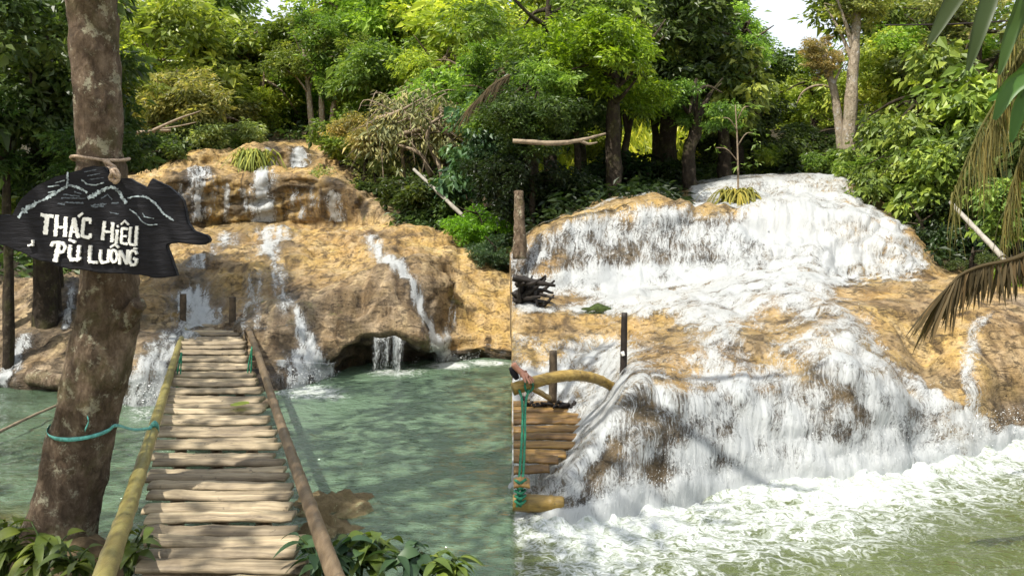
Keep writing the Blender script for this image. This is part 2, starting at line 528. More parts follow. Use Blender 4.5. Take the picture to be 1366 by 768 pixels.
RIGHT = {
    683: [(650, 6.7), (638, 6.9), (582, 8.2), (490, 9.3), (425, 10.6), (395, 12.2), (345, 12.9), (325, 16), (300, 19), (255, 25)],
    720: [(682, 6.05), (668, 6.12), (584, 8.0), (490, 9.3), (422, 10.6), (392, 12.2), (308, 12.9), (300, 16), (285, 19), (250, 25)],
    760: [(690, 5.95), (640, 6.15), (578, 7.7), (490, 9.2), (422, 10.5), (390, 12.2), (288, 13), (284, 16), (272, 19), (250, 25)],
    800: [(688, 6.0), (585, 6.5), (545, 7.7), (480, 9), (420, 10.5), (388, 12.2), (278, 13.1), (276, 16), (262, 19), (240, 25)],
    850: [(672, 6.25), (525, 6.8), (495, 7.8), (460, 9), (415, 10.5), (385, 12.2), (272, 13.2), (270, 16), (255, 18.5), (235, 25)],
    920: [(655, 6.5), (540, 6.9), (470, 7.9), (430, 9.4), (400, 10.8), (382, 12.1), (272, 13.3), (270, 15.5), (254, 16.3), (235, 22)],
    990: [(645, 6.7), (525, 7.1), (465, 8.2), (420, 9.6), (388, 11), (365, 12), (280, 13.2), (272, 15.5), (243, 16.3), (232, 22)],
    1080: [(640, 6.8), (500, 7.35), (450, 8.4), (410, 9.8), (378, 11.2), (345, 12.2), (272, 13.2), (264, 15.3), (240, 16.2), (228, 22)],
    1125: [(637, 6.85), (500, 7.35), (450, 8.4), (410, 9.8), (385, 11.2), (370, 12), (282, 13), (264, 15.3), (240, 16.2), (228, 22)],
    1190: [(625, 7.05), (525, 7.5), (465, 8.8), (410, 9.8), (382, 11), (376, 12), (300, 12.8), (285, 15), (262, 17), (240, 22)],
    1235: [(612, 7.35), (545, 7.8), (480, 9.0), (405, 9.9), (378, 11), (375, 12), (348, 12.8), (315, 15), (285, 18), (240, 23)],
    1300: [(598, 7.7), (520, 8.0), (440, 8.8), (392, 9.8), (377, 11), (371, 12.5), (340, 14), (310, 16), (280, 19), (240, 24)],
    1366: [(584, 8.05), (500, 8.35), (435, 8.9), (397, 9.8), (385, 11), (372, 12.5), (340, 14), (300, 16), (260, 19), (220, 24)],
    1700: [(560, 8.8), (480, 9.1), (410, 9.8), (370, 11), (350, 12), (330, 13.5), (300, 15), (260, 17), (220, 20), (180, 26)],
}


def blur(a, axis, it, w=1):
    for _ in range(it):
        p = np.concatenate([np.take(a, [0], axis), a, np.take(a, [-1], axis)], axis)
        n = a.shape[axis]
        a = 0.25 * np.take(p, range(0, n), axis) + 0.5 * a + 0.25 * np.take(p, range(2, n + 2), axis)
    return a


class Side:
    def __init__(self, table, px0, px1, step, seg, pxblur):
        ks = sorted(table)
        self.px = np.linspace(px0, px1, int((px1 - px0) / step) + 1)
        R = len(table[ks[0]])
        rows = []
        for r in range(R):
            py = np.interp(self.px, ks, [table[k][r][0] for k in ks])
            d = np.interp(self.px, ks, [table[k][r][1] for k in ks])
            py, d = blur(py, 0, pxblur), blur(d, 0, pxblur)
            rows.append(np.stack([(self.px - CX) / F * d, d, H - (py - HY) / F * d], -1))
        # toe under water, hillside behind
        toe = rows[0].copy(); toe[:, 2] = -1.1; toe[:, :2] *= ((rows[0][:, 1] - 0.3) / rows[0][:, 1])[:, None]
        hill = []
        for d, z in ((40, 7.5), (75, 11)):
            hill.append(np.stack([(self.px - CX) / F * d, np.full_like(self.px, d), np.full_like(self.px, z) + (0.004 * np.abs(self.px - 683))], -1))
        rows = [toe] + rows + hill
        self.rows = rows
        pts, tt = [], []
        for r in range(len(rows) - 1):
            n = seg[r]
            for k in range(n):
                t = k / n
                pts.append(rows[r] * (1 - t) + rows[r + 1] * t)
                tt.append(r + t)
        pts.append(rows[-1]); tt.append(len(rows) - 1)
        g = np.stack(pts, 1)             # (npx, nt, 3)
        self.t = np.array(tt)
        g = blur(g, 1, 7)
        self.base = g
        self.nt = g.shape[1]

    def normals(self, g):
        a = np.gradient(g, axis=0); b = np.gradient(g, axis=1)
        n = np.cross(a, b)
        n /= np.linalg.norm(n, axis=2)[..., None] + 1e-9
        return n

    def displace(self, fn):
        n = self.normals(blur(blur(self.base, 0, 4), 1, 4))
        self.g = self.base + n * fn(self.base, self)[..., None]
        self.nrm = self.normals(blur(blur(self.g, 0, 3), 1, 3))

    def at(self, px, t, off=0.0):
        """points on the displaced surface"""
        px, t = np.asarray(px, float), np.asarray(t, float)
        u = np.clip(np.interp(px, self.px, np.arange(len(self.px))), 0, len(self.px) - 1.001)
        v = np.clip(np.interp(t, self.t, np.arange(self.nt)), 0, self.nt - 1.001)
        i, j = u.astype(int), v.astype(int)
        fu, fv = (u - i)[..., None], (v - j)[..., None]
        def bl(A):
            return (A[i, j] * (1 - fu) + A[i + 1, j] * fu) * (1 - fv) + (A[i, j + 1] * (1 - fu) + A[i + 1, j + 1] * fu) * fv
        n = bl(self.nrm)
        n = n / (np.linalg.norm(n, axis=-1)[..., None] + 1e-9)
        return bl(self.g) + n * np.asarray(off)[..., None]

    def ground(self, px, d):
        i = int(np.clip(np.searchsorted(self.px, px), 0, len(self.px) - 1))
        c = self.base[i]
        k = np.argsort(c[:, 1])
        return float(np.interp(d, c[k, 1], c[k, 2]))

    def pyof(self):
        return HY + (H - self.g[..., 2]) * F / self.g[..., 1]

    def mesh(self, name, attrs, edge_first):
        nx, nt = self.g.shape[:2]
        i = np.arange(nx - 1)[:, None] * nt
        j = np.arange(nt - 1)[None, :]
        q = np.stack([i + j, i + nt + j, i + nt + j + 1, i + j + 1], -1).reshape(-1, 4)
        v = self.g.reshape(-1, 3)
        at = {k: a.reshape(-1) for k, a in attrs.items()}
        # rock flank closing the edge at the middle of the place
        e = 0 if edge_first else nx - 1
        lo = self.g[e].copy(); lo[:, 2] = np.minimum(lo[:, 2] - 0.05, -1.2)
        k = len(v) + np.arange(nt)
        s = e * nt + np.arange(nt)
        qs = np.stack([s[:-1], s[1:], k[1:], k[:-1]], -1)
        v = np.vstack([v, lo])
        for a in at: at[a] = np.concatenate([at[a], at[a][e * nt + np.arange(nt)]])
        return mesh_np(name, v, [np.vstack([q, qs])], M['rock'], None, True, at)


def bell(x, c, w):
    return np.exp(-((x - c) / w) ** 2)


def sst(x, a, b):
    t = np.clip((x - a) / (b - a), 0, 1)
    return t * t * (3 - 2 * t)


def rock_disp(p, side):
    t = side.t[None, :]
    far = 1 - sst(t, 7.5, 9.5)
    w = p + 0.35 * np.stack([vnoise(p * 1.3 + 3), vnoise(p * 1.3 + 11), vnoise(p * 1.3 + 23)], -1)
    sc = np.array([1.0, 0.75, 0.8])
    lump = (np.abs(vnoise(w * sc * 0.95 + 2)) - .25) * 0.24 + (np.abs(vnoise(w * sc * 2.3 + 9)) - .25) * 0.09 + (np.abs(vnoise(w * sc * 5.2 + 4)) - .25) * 0.03
    ledge = w[..., 2] * 2.6 + 0.7 * vnoise(w * 0.8)
    lump = lump + 0.09 * (np.abs((ledge % 1.0) * 2 - 1) ** 1.6 - .4) * sst(vnoise(p * .7 + 31), -.4, .3)
    rm = sst(vnoise(p * 0.75 + 51) + 0.35 * vnoise(p * 2.5 + 8), 0.0, 0.45)          # pitted, broken zones among the smooth domes
    lump = lump + rm * (fbm(p * np.array([3.6, 3.6, 6.0]), 4) * 0.05 + ridged(p * np.array([4, 4, 7]) + 3, 3) * 0.03)
    # drip-stone hems: vertical flutes on steep faces
    flute = vnoise(np.stack([p[..., 0] * 6, p[..., 1] * 1.5, p[..., 2] * 1.0], -1)) * 0.028 + fbm(p * 8, 3) * 0.009
    return (lump + flute) * (0.35 + 0.65 * far) * np.clip(p[..., 1] / 13, 0.55, 1.1)


SL = Side(LEFT, -320, 683, 2.2, [6, 30, 34, 40, 24, 44, 20, 24, 16, 12, 6], 7)
SR = Side(RIGHT, 683, 1700, 2.2, [6, 56, 26, 30, 30, 20, 56, 16, 26, 12, 10, 6], 7)
SL.displace(rock_disp)
SR.displace(lambda p, s: rock_disp(p, s) * 0.8 * (1 - 0.8 * (1 - sst(s.px[:, None], 790, 850)) * (1 - sst(s.t[None, :], 3.0, 3.8))))

# attributes of the left rock
px = SL.px[:, None] + 0 * SL.t[None, :]
t = SL.t[None, :] + 0 * SL.px[:, None]
jit = fbm(SL.g * 1.7 + 40, 3)
wet_shadeL = sst(jit * .35 + (1 - sst(t, 1.6, 2.35)), 0.35, 0.9) * 1.0  # wet foot of the rock; also paints the undercut cave's shade black
wet_shadeL = np.maximum(wet_shadeL, 0.9 * bell(px, 205, 60) * (1 - sst(t, 3.2, 3.8)) * sst(jit, -.7, .2))
wet_shadeL = np.maximum(wet_shadeL, 0.7 * sst(t, 5.1, 5.4) * (1 - sst(t, 5.75, 6.0)) * sst(jit + bell(px, 265, 25) * .6, -0.1, 0.6))
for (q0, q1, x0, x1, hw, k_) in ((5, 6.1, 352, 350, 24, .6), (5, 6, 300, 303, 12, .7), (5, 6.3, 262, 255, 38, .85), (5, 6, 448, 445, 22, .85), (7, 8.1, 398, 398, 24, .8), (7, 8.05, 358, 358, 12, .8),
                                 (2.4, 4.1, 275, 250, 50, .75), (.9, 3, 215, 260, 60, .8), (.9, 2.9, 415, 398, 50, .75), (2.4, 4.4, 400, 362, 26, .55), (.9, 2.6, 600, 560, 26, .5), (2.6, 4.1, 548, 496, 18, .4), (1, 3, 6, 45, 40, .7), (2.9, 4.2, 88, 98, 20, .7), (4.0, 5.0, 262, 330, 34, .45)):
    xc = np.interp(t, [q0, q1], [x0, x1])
    wet_shadeL = np.maximum(wet_shadeL, k_ * bell(px, xc + 10 * jit, hw) * sst(t, q0 - .15, q0) * (1 - sst(t, q1, q1 + .2)) * sst(jit, -1.0, -.1))
greyL = np.clip((1 - sst(t, 2.9, 3.7)) * (1 - sst(px, 560, 640)) + 0.7 * sst(px, 440, 480) * sst(t, 5, 5.5) + .5 * sst(jit, .2, .8) + (1 - sst(px, 120, 200)), 0, 1)
greyL *= .85
soilL = np.maximum(sst(t + jit * .3, 8.7, 9.2), np.maximum((1 - sst(px + jit * 30, 60, 150)) * sst(t, 4.2, 4.8), sst(px + jit * 30, 490, 560) * sst(t, 5.0, 5.4)))
SL.mesh('rock_terrain', dict(wet=wet_shadeL, soil=soilL, grey=greyL, moss=0.75 * np.ones_like(px)), False)['kind'] = 'structure'

pxr = SR.px[:, None] + 0 * SR.t[None, :]
tr = SR.t[None, :] + 0 * SR.px[:, None]
jit = fbm(SR.g * 1.7 + 70, 3)
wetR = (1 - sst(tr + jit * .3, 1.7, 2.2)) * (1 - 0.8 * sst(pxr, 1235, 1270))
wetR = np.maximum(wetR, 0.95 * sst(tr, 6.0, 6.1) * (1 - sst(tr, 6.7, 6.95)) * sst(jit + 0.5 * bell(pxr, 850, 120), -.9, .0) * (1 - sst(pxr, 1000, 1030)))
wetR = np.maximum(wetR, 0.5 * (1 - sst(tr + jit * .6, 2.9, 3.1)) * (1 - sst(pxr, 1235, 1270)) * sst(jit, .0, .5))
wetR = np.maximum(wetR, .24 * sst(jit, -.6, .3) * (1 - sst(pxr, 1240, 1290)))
soilR = np.maximum(sst(tr + jit * .2, 9.7, 10.2), np.maximum((1 - sst(pxr + jit * 20, 880, 930)) * sst(tr, 7.25, 7.6), sst(pxr + 10 * jit, 1235, 1262) * sst(tr, 6.1, 6.5)))
greyR = np.clip(0.5 * sst(jit, .1, .7) + 0.55 * sst(pxr, 1290, 1330) * (1 - sst(tr, 3.5, 4.5)), 0, 1)
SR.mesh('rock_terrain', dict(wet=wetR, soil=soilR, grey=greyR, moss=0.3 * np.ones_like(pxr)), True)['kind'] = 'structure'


# ------------------------------------------------------------------ white water
def water_sheet(name, side, pc, t0, t1, nx, nt, cover, fall, off=0.035, amp=0.03, mat=None):
    """pc(t) -> (px_left, px_right) of the stream; cover(px,t,py) 0..1; fall(px,t) 0..1 = falling strands"""
    tv = np.linspace(t0, t1, nt)
    lr = np.array([pc(x) for x in tv])
    u = np.linspace(0, 1, nx)
    X = lr[None, :, 0] * (1 - u[:, None]) + lr[None, :, 1] * u[:, None]
    T = np.broadcast_to(tv[None, :], X.shape)
    p = side.at(X, T, np.full(X.shape, off))
    p = blur(p, 1, 3)
    xm = X / 1000.0 * 9.0 * 1.1
    arc = np.concatenate([[0], np.cumsum(np.linalg.norm(np.diff(p[nx // 2], axis=0), axis=1))])
    A = np.broadcast_to(arc[None, :], X.shape)
    py = HY + (H - p[..., 2]) * F / p[..., 1]
    c = np.clip(cover(X, T, py), 0, 1)
    f = np.clip(fall(X, T) + 0 * X, 0, 1)
    nz = fbm(np.stack([xm * 9, A * 1.2, 0 * xm], -1), 4) * f + ridged(np.stack([xm * 3, A * 2.2, 0 * xm + 3], -1), 4) * (1 - f) * 0.7
    nrm = side.normals(p)
    p = p + nrm * (amp * nz * (0.4 + 0.6 * c))[..., None]
    i = np.arange(nx - 1)[:, None] * nt
    j = np.arange(nt - 1)[None, :]
    q = np.stack([i + j, i + nt + j, i + nt + j + 1, i + j + 1], -1).reshape(-1, 4)
    flow = np.stack([xm, A, 0 * xm], -1).reshape(-1, 3)
    o = mesh_np(name, p.reshape(-1, 3), q, M['white'], None, True, dict(flow=flow, cover=c.reshape(-1), fall=f.reshape(-1)))
    o['kind'] = 'structure'
    return o


def coverR(X, T, py):
    nz = fbm(np.stack([X / 40, T * 3, 0 * X], -1), 3)
    c = 0.70 + .13 * fbm(np.stack([X / 22, T * 5, 0 * X + 9], -1), 3)
    # tier two face: curtains over dark rock
    face = sst(T, 6.15, 6.3) * (1 - sst(T, 6.9, 7.0))
    c = c - face * (0.06 - 0.26 * bell(X, 1045, 55)) + face * 0.14 * nz
    c -= face * sst(nz, .0, .5) * .15 * (X < 1000)
    c = c - 0.55 * bell(T, 7.03, 0.10) * (1 - sst(X, 960, 1000))                     # ochre lip
    c = c - 0.75 * sst(T, 7.12, 7.3) * (1 - sst(X, 900, 930)) * 1.2
    c = c + face * .12 * sst(X, 1060, 1100)
    # apron: solid foam
    c = c + (0.09 + .15 * fbm(np.stack([X / 16, T * 8, 0 * X + 4], -1), 3)) * sst(T, 4.2, 5.2) * (1 - sst(T, 6.0, 6.2)) * (1 - bell(X, 720, 60))
    # bare ochre patches
    for (a, b, w, h, s) in ((745, 432, 75, 17, .62), (715, 470, 45, 20, .3), (890, 470, 42, 30, .36), (915, 515, 40, 26, .12), (870, 625, 14, 30, .35),
                            (860, 435, 50, 14, .35), (1045, 432, 50, 18, .34), (1010, 470, 40, 25, .2), (1085, 500, 40, 26, .12),
                            (1180, 395, 60, 22, .75), (1215, 440, 38, 45, .75), (1000, 460, 30, 24, .25), (740, 400, 50, 7, .4)):
        c = c - s * bell(X, a, w) * bell(py, b, h)
    # lower dome faces: strands with dark gaps
    dome = (1 - sst(T, 1.75, 2.1)) * sst(T, 1.12, 1.3)
    c = c - dome * (0.04 + 0.14 * nz + .05 * bell(X, 1080, 60) + .1 * bell(X, 790, 50))
    c = c + 0.14 * (1 - sst(T, 1.05, 1.3))
    # right edge of the torrent
    edge = np.interp(py, [240, 262, 300, 350, 378, 420, 450, 490, 530, 560, 590, 640], [1132, 1150, 1195, 1232, 1225, 1180, 1190, 1215, 1260, 1330, 1420, 1500])
    c = c * (1 - sst(X + 14 * nz, edge - 10, edge + 14))
    c = c * (1 - sst(T, 9.3, 9.7))
    # narrow runnel down the ochre mound
    rx = np.interp(py, [400, 440, 500, 560], [1330, 1300, 1290, 1292])
    c = np.maximum(c, 0.62 * bell(X, rx, 15) * sst(py, 395, 430) * (1 - sst(py, 570, 600)))
    return c


def fallR(X, T):
    face = sst(T, 6.1, 6.3) * (1 - sst(T, 6.98, 7.1))
    dome = (1 - sst(T, 1.9, 2.3)) * sst(T, 1.05, 1.2)
    top = sst(T, 8.05, 8.3)
    return np.maximum(np.maximum(face, .65 * dome), np.maximum(0.8 * top, 0.15))


water_sheet('cascade_water', SR, lambda t: (684, 1440), 0.9, 9.7, 620, 520, coverR, fallR, 0.035, 0.016)


def stream(side, pts, w, c, f=0.6, off=0.03, soft=True):
    """pts: list of (t, px); w width in px (or list)"""
    ts = [p[0] for p in pts]; xs = [p[1] for p in pts]
    ws = w if isinstance(w, (list, tuple)) else [w] * len(pts)
    o = sorted(zip(ts, xs, ws))
    ts, xs, ws = [a[0] for a in o], [a[1] for a in o], [a[2] for a in o]
    def pc(t):
        x = np.interp(t, ts, xs); h = np.interp(t, ts, ws) * 1.9
        return x - h, x + h
    def cov(X, T, py):
        x = np.interp(T, ts, xs); h = np.interp(T, ts, ws) * 1.85
        u = np.abs(X - x) / h
        nz = fbm(np.stack([X / 6, T * 4, 0 * X], -1), 3)
        e = np.minimum(sst(T, ts[0], ts[0] + .1), 1 - sst(T, ts[-1] - .25, ts[-1])) if soft else 1
        return (c * .86 * np.clip(1 - u ** 1.1, 0, 1) + .16 * nz * (u < 1)) * e * (u < 1)
    nt = int((ts[-1] - ts[0]) * 60) + 8
    return water_sheet('stream_water', side, pc, ts[0], ts[-1], max(14, int(max(ws) * 1.3)), nt, cov, lambda X, T: f, off, 0.018)


# left cascade streams (row index t, direction px)
stream(SL, [(5.0, 352), (6.0, 350), (6.3, 352), (7.1, 345)], [20, 17, 16, 10], 0.98, 0.9)
stream(SL, [(5.05, 300), (6.05, 303)], [8, 5], 0.8, 1)
stream(SL, [(5.05, 262), (6.1, 268), (6.6, 240)], [28, 24, 10], 0.72, 1)
stream(SL, [(5.05, 448), (5.95, 445)], [18, 10], 0.85, 0.9)
stream(SL, [(5.1, 400), (5.98, 385)], [34, 26], 0.58, 1)
stream(SL, [(7.0, 398), (8.1, 398)], [13, 15], 0.95, 0.9)
stream(SL, [(7.0, 358), (8.05, 358)], [7, 5], 0.8, 0.9)
stream(SL, [(7.0, 412), (8.05, 414)], [8, 6], 0.6, 0.9)
stream(SL, [(3.7, 350), (4.4, 370), (5.05, 352)], [24, 34, 30], 0.8, 0.2)
stream(SL, [(3.95, 262), (4.6, 300), (5.0, 330)], [34, 30, 18], 0.68, 0.3)
stream(SL, [(2.9, 270), (3.4, 262), (4.0, 250)], [38, 32, 24], 1.0, 0.6)
stream(SL, [(0.95, 180), (2.0, 195), (2.5, 222), (3.1, 258)], [28, 28, 34, 26], 0.8, 0.8)
stream(SL, [(0.95, 212), (2.0, 215), (2.6, 240)], [18, 17, 20], 0.9, 0.9)
stream(SL, [(0.95, 240), (2.0, 245)], [10, 9], 0.5, 0.9)
stream(SL, [(0.95, 395), (1.9, 398), (2.4, 400)], [38, 28, 12], 0.8, 1)
stream(SL, [(0.95, 430), (1.9, 420), (2.6, 400), (3.0, 396)], [28, 17, 10, 6], 0.95, 0.9)
stream(SL, [(2.3, 405), (3.3, 372), (4.0, 362)], [12, 20, 22], 0.6, 0.4)
stream(SL, [(0.95, 618), (1.6, 592), (2.2, 575), (2.8, 545), (3.3, 515), (3.8, 496), (4.2, 492)], [34, 18, 15, 13, 12, 12, 8], 0.9, 0.6)
stream(SL, [(0.95, 590), (1.9, 588), (2.4, 600), (3.1, 598)], [24, 12, 10, 7], 0.75, 0.8)
stream(SL, [(0.95, 650), (1.1, 650)], [40, 40], 0.7, 0.2)
stream(SL, [(1.0, 6), (1.8, 14), (2.6, 32), (3.0, 45)], [20, 17, 12, 8], 0.88, 0.5)
stream(SL, [(2.9, 88), (3.6, 94), (4.2, 98)], [12, 11, 8], 0.8, 0.6)
stream(SL, [(2.1, 60), (2.7, 66)], [14, 8], 0.4, 0.6)

# strands falling free from the overhanging lips, and spray
stream(SL, [(5.05, 415), (5.98, 420)], [22, 16], 0.6, 1)
stream(SL, [(5.05, 330), (6.0, 325)], [10, 7], 0.66, 1)
stream(SL, [(5.05, 235), (6.05, 240)], [18, 10], 0.68, 1)
stream(SL, [(4.1, 300), (4.3, 300)], [60, 60], 0.62, .3)
stream(SL, [(4.5, 390), (4.7, 395)], [50, 50], 0.55, .3)
stream(SL, [(4.2, 470), (4.6, 440), (4.95, 447)], [14, 16, 14], 0.55, .3)
stream(SL, [(2.5, 330), (3.0, 335), (3.7, 352)], [44, 38, 28], 0.58, .4)
stream(SL, [(2.1, 262), (2.9, 272)], [36, 40], 0.75, .5)
stream(SL, [(1.2, 620), (2.2, 612), (3.2, 585)], [16, 12, 8], 0.5, .7)


def curtain(name, side, pa, pb, t_lip, cover, drop=0.0):
    """thin broken sheet falling free from an overhanging lip to the water"""
    nx, nt = int((pb - pa) * 1.2) + 6, 26
    x = np.linspace(pa, pb, nx)
    lip = side.at(x, np.full(nx, t_lip), np.full(nx, .05))
    lip = blur(lip, 0, 2)
    v_ = np.linspace(0, 1, nt)
    zz = lip[:, 2][:, None] * (1 - v_[None] ** 1.3) + (-.03) * v_[None] ** 1.3
    g = np.stack([np.repeat(lip[:, 0][:, None], nt, 1), lip[:, 1][:, None] - .10 * np.sqrt(v_)[None], zz], -1)
    xm = np.repeat((x / 1000 * 9.9 * 1.25)[:, None], nt, 1)
    nz = fbm(np.stack([xm * 5, 0 * xm, 0 * xm + pa], -1), 3)
    g[..., 1] += .04 * nz
    e = np.clip(np.minimum(x - pa, pb - x) / 12, 0, 1)[:, None]
    c = np.clip((cover + .30 * nz) * e * (1 - .25 * v_[None]), 0, 1)
    flow = np.stack([xm, np.repeat((v_ * .5)[None], nx, 0), 0 * xm], -1).reshape(-1, 3)
    i = np.arange(nx - 1)[:, None] * nt; j = np.arange(nt - 1)[None, :]
    q = np.stack([i + j, i + nt + j, i + nt + j + 1, i + j + 1], -1).reshape(-1, 4)
    o = mesh_np(name, g.reshape(-1, 3), q, M['white'], None, True, dict(flow=flow, cover=c.reshape(-1), fall=np.ones(nx * nt)))
    o['kind'] = 'structure'


for a_ in [(160, 232, 1.95, .64), (362, 454, 1.9, .62), (490, 566, 1.95, .5), (636, 682, 1.85, .34)]:
    curtain('falling_water', SL, *a_)


def drops(specs, name):
    V, Q = [], []
    tet = np.array([[1, 1, 1], [1, -1, -1], [-1, 1, -1], [-1, -1, 1]], float)
    tf = np.array([[0, 1, 2], [0, 2, 3], [0, 3, 1], [1, 3, 2]])
    pts, siz = [], []
    for (side, pa, pb, ta, tb, n, s, spread) in specs:
        x = RNG.uniform(pa, pb, n); tt = RNG.uniform(ta, tb, n)
        p = side.at(x, tt, 0.03 + np.abs(RNG.normal(0, spread, n)))
        p[:, 2] += np.abs(RNG.normal(0, spread * .6, n))
        pts.append(p); siz.append(.62 * s * np.exp(RNG.normal(0, .45, n)))
    pts = np.concatenate(pts); siz = np.concatenate(siz)
    n = len(pts)
    st = np.exp(RNG.normal(0, .35, (n, 1, 3)))
    v = pts[:, None, :] + tet[None] * siz[:, None, None] * st * RNG.choice([-1, 1], (n, 1, 3))
    f = (tf[None] + 4 * np.arange(n)[:, None, None]).reshape(-1, 3)
    o = mesh_np(name, v.reshape(-1, 3), f, M['spray'], None, True)
    o['kind'] = 'stuff'


drops([(SR, 690, 1240, 6.1, 7.0, 500, .0036, .03), (SR, 790, 1260, 1.1, 2.2, 1300, .0018, .035), (SR, 780, 1330, 0.95, 1.25, 1600, .0019, .06),
       (SR, 850, 1200, 2.2, 5.9, 700, .002, .035), (SR, 990, 1110, 6.4, 8.2, 600, .0036, .04), (SR, 1230, 1366, 0.95, 1.5, 700, .0026, .05),
       (SL, 380, 445, .95, 1.3, 500, .0045, .05), (SL, 590, 640, .95, 1.6, 400, .0045, .05), (SL, 335, 368, 5, 5.9, 250, .007, .05), (SL, 170, 225, .95, 1.6, 300, .004, .04),
       (SL, 500, 560, .95, 1.3, 400, .0045, .05)], 'water_spray')

# ------------------------------------------------------------------ pool
pp = np.linspace(-420, 1750, 640)
dd = 2.0 * (15.0 / 2.0) ** np.linspace(0, 1, 330)
X = (pp[:, None] - CX) / F * dd[None, :]
Y = np.broadcast_to(dd[None, :], X.shape)
PXp = np.broadcast_to(pp[:, None], X.shape)
PYp = HY + H * F / Y
shoreL = np.interp(pp, SL.px, SL.rows[1][:, 1]); shoreR = np.interp(pp, SR.px, SR.rows[1][:, 1])
nz = fbm(np.stack([X * 1.2, Y * 1.6, 0 * X], -1), 4)
sideA = sst(X, -0.02, 0.04)
dR = shoreR[:, None] - Y
foamR = np.clip(1.12 - 0.42 * np.clip(dR, 0, 9) + 0.16 * nz, 0.0, 1)
foamR *= 1 - 0.55 * bell(PXp, 715, 45) * bell(PYp, 755, 45) - 0.35 * sst(PXp, 1080, 1250) * sst(PYp, 670, 720)
foamR = np.maximum(foamR, .24)
foamL = np.zeros_like(X)
for (a, b, w, h, s) in ((192, 552, 30, 12, .6), (410, 522, 48, 10, .95), (440, 528, 30, 8, .6), (530, 496, 45, 9, .75), (600, 487, 35, 6, .95), (650, 484, 40, 5, .8), (8, 512, 20, 6, .5)):
    foamL = np.maximum(foamL, s * bell(PXp, a, w) * bell(PYp, b, h))
foam = foamL * (1 - sideA) + foamR * sideA
bedz = -1.0 + 0 * X
# near bank mounds
MOUNDS = [(-2.75, 5.0, 1.30, .75, .60), (-3.1, 4.3, 1.27, 1.0, .75), (-2.2, 3.9, 1.2, .7, .55), (-0.75, 4.35, 1.2, .62, .40), (-1.32, 6.1, .97, .5, .36), (-1.15, 5.5, .96, .4, .3), (-1.2, 3.3, 1.3, .9, .7), (-0.35, 4.1, 1.0, .5, .35), (-3.9, 5.8, 1.0, .9, .7)]
def bankz(x, y):
    z = np.full(np.shape(x), -1.0)
    for (cx, cy, h, wx, wy) in MOUNDS:
        z = np.maximum(z, -1.0 + h * np.exp(-(((x - cx) / wx) ** 2 + ((y - cy) / wy) ** 2) ** 1.3))
    return z
dep = -bankz(X, Y) + 0.1 * nz
shallow = np.clip(1 - dep / 0.55, 0, 1) * (1 - sideA)
shallow = np.maximum(shallow, (0.95 * bell(PXp, 10, 170) * bell(PYp, 565, 70) + .55 * bell(PXp, 665, 60) * bell(PYp, 497, 9)) * (1 - sideA) * (0.7 + .5 * nz))
Z = 0.010 * nz * (1 - sideA) + (0.008 * fbm(np.stack([X * 5, Y * 8, 0 * X], -1), 3)) + sideA * (0.03 * nz + 0.014 * ridged(np.stack([X * 2.2, Y * 3, 0 * X + 2], -1), 3)) * np.clip(foam * 1.4, .35, 1)
Z -= sideA * .03
churn = np.exp(-np.clip(dR, 0, 9) / .45) * sideA * (dR > -1)
Z += churn * (0.03 + 0.035 * ridged(np.stack([X * 3.5, Y * 4.5, 0 * X + 7], -1), 4) + .03 * fbm(np.stack([X * 9, Y * 10, 0 * X], -1), 3))
v = np.stack([X, Y, Z], -1).reshape(-1, 3)
nx, nt = X.shape
i = np.arange(nx - 1)[:, None] * nt; j = np.arange(nt - 1)[None, :]
q = np.stack([i + j, i + nt + j, i + nt + j + 1, i + j + 1], -1).reshape(-1, 4)
tag(mesh_np('pool_water', v, q, M['pool'], None, True, dict(foam=foam.reshape(-1), shallow=np.clip(shallow, 0, 1).reshape(-1), side=sideA.reshape(-1))), kind='structure')
# bed, near bank
gx = np.linspace(-40, 40, 120); gy = np.linspace(-30, 16, 80)
GX, GY = np.meshgrid(gx, gy, indexing='ij')
GZ = -1.05 + .12 * fbm(np.stack([GX, GY, 0 * GX], -1), 3)
GZ = np.maximum(GZ, 0.35 * sst(2.2 - GY, 0, 1.2) * 1.0 - 1.05 * (1 - sst(2.2 - GY, 0, 1.2)))
i = np.arange(119)[:, None] * 80; j = np.arange(79)[None, :]
q = np.stack([i + j, i + 80 + j, i + 81 + j, i + j + 1], -1).reshape(-1, 4)
tag(mesh_np('ground', np.stack([GX, GY, GZ], -1).reshape(-1, 3), q, M['bed']), kind='structure')
gx = np.linspace(-5.6, 0.15, 170); gy = np.linspace(2.0, 7.6, 170)
GX, GY = np.meshgrid(gx, gy, indexing='ij')
GZ = bankz(GX, GY)
GZ = GZ + (0.06 * fbm(np.stack([GX * 3, GY * 3, GZ], -1), 4) + .05 * ridged(np.stack([GX * 4, GY * 4, GZ], -1), 3)) * sst(GZ, -1.0, -.6) - .06
i = np.arange(169)[:, None] * 170; j = np.arange(169)[None, :]
q = np.stack([i + j, i + 170 + j, i + 171 + j, i + j + 1], -1).reshape(-1, 4)
tag(mesh_np('bank', np.stack([GX, GY, GZ], -1).reshape(-1, 3), q, M['soil']), kind='structure')

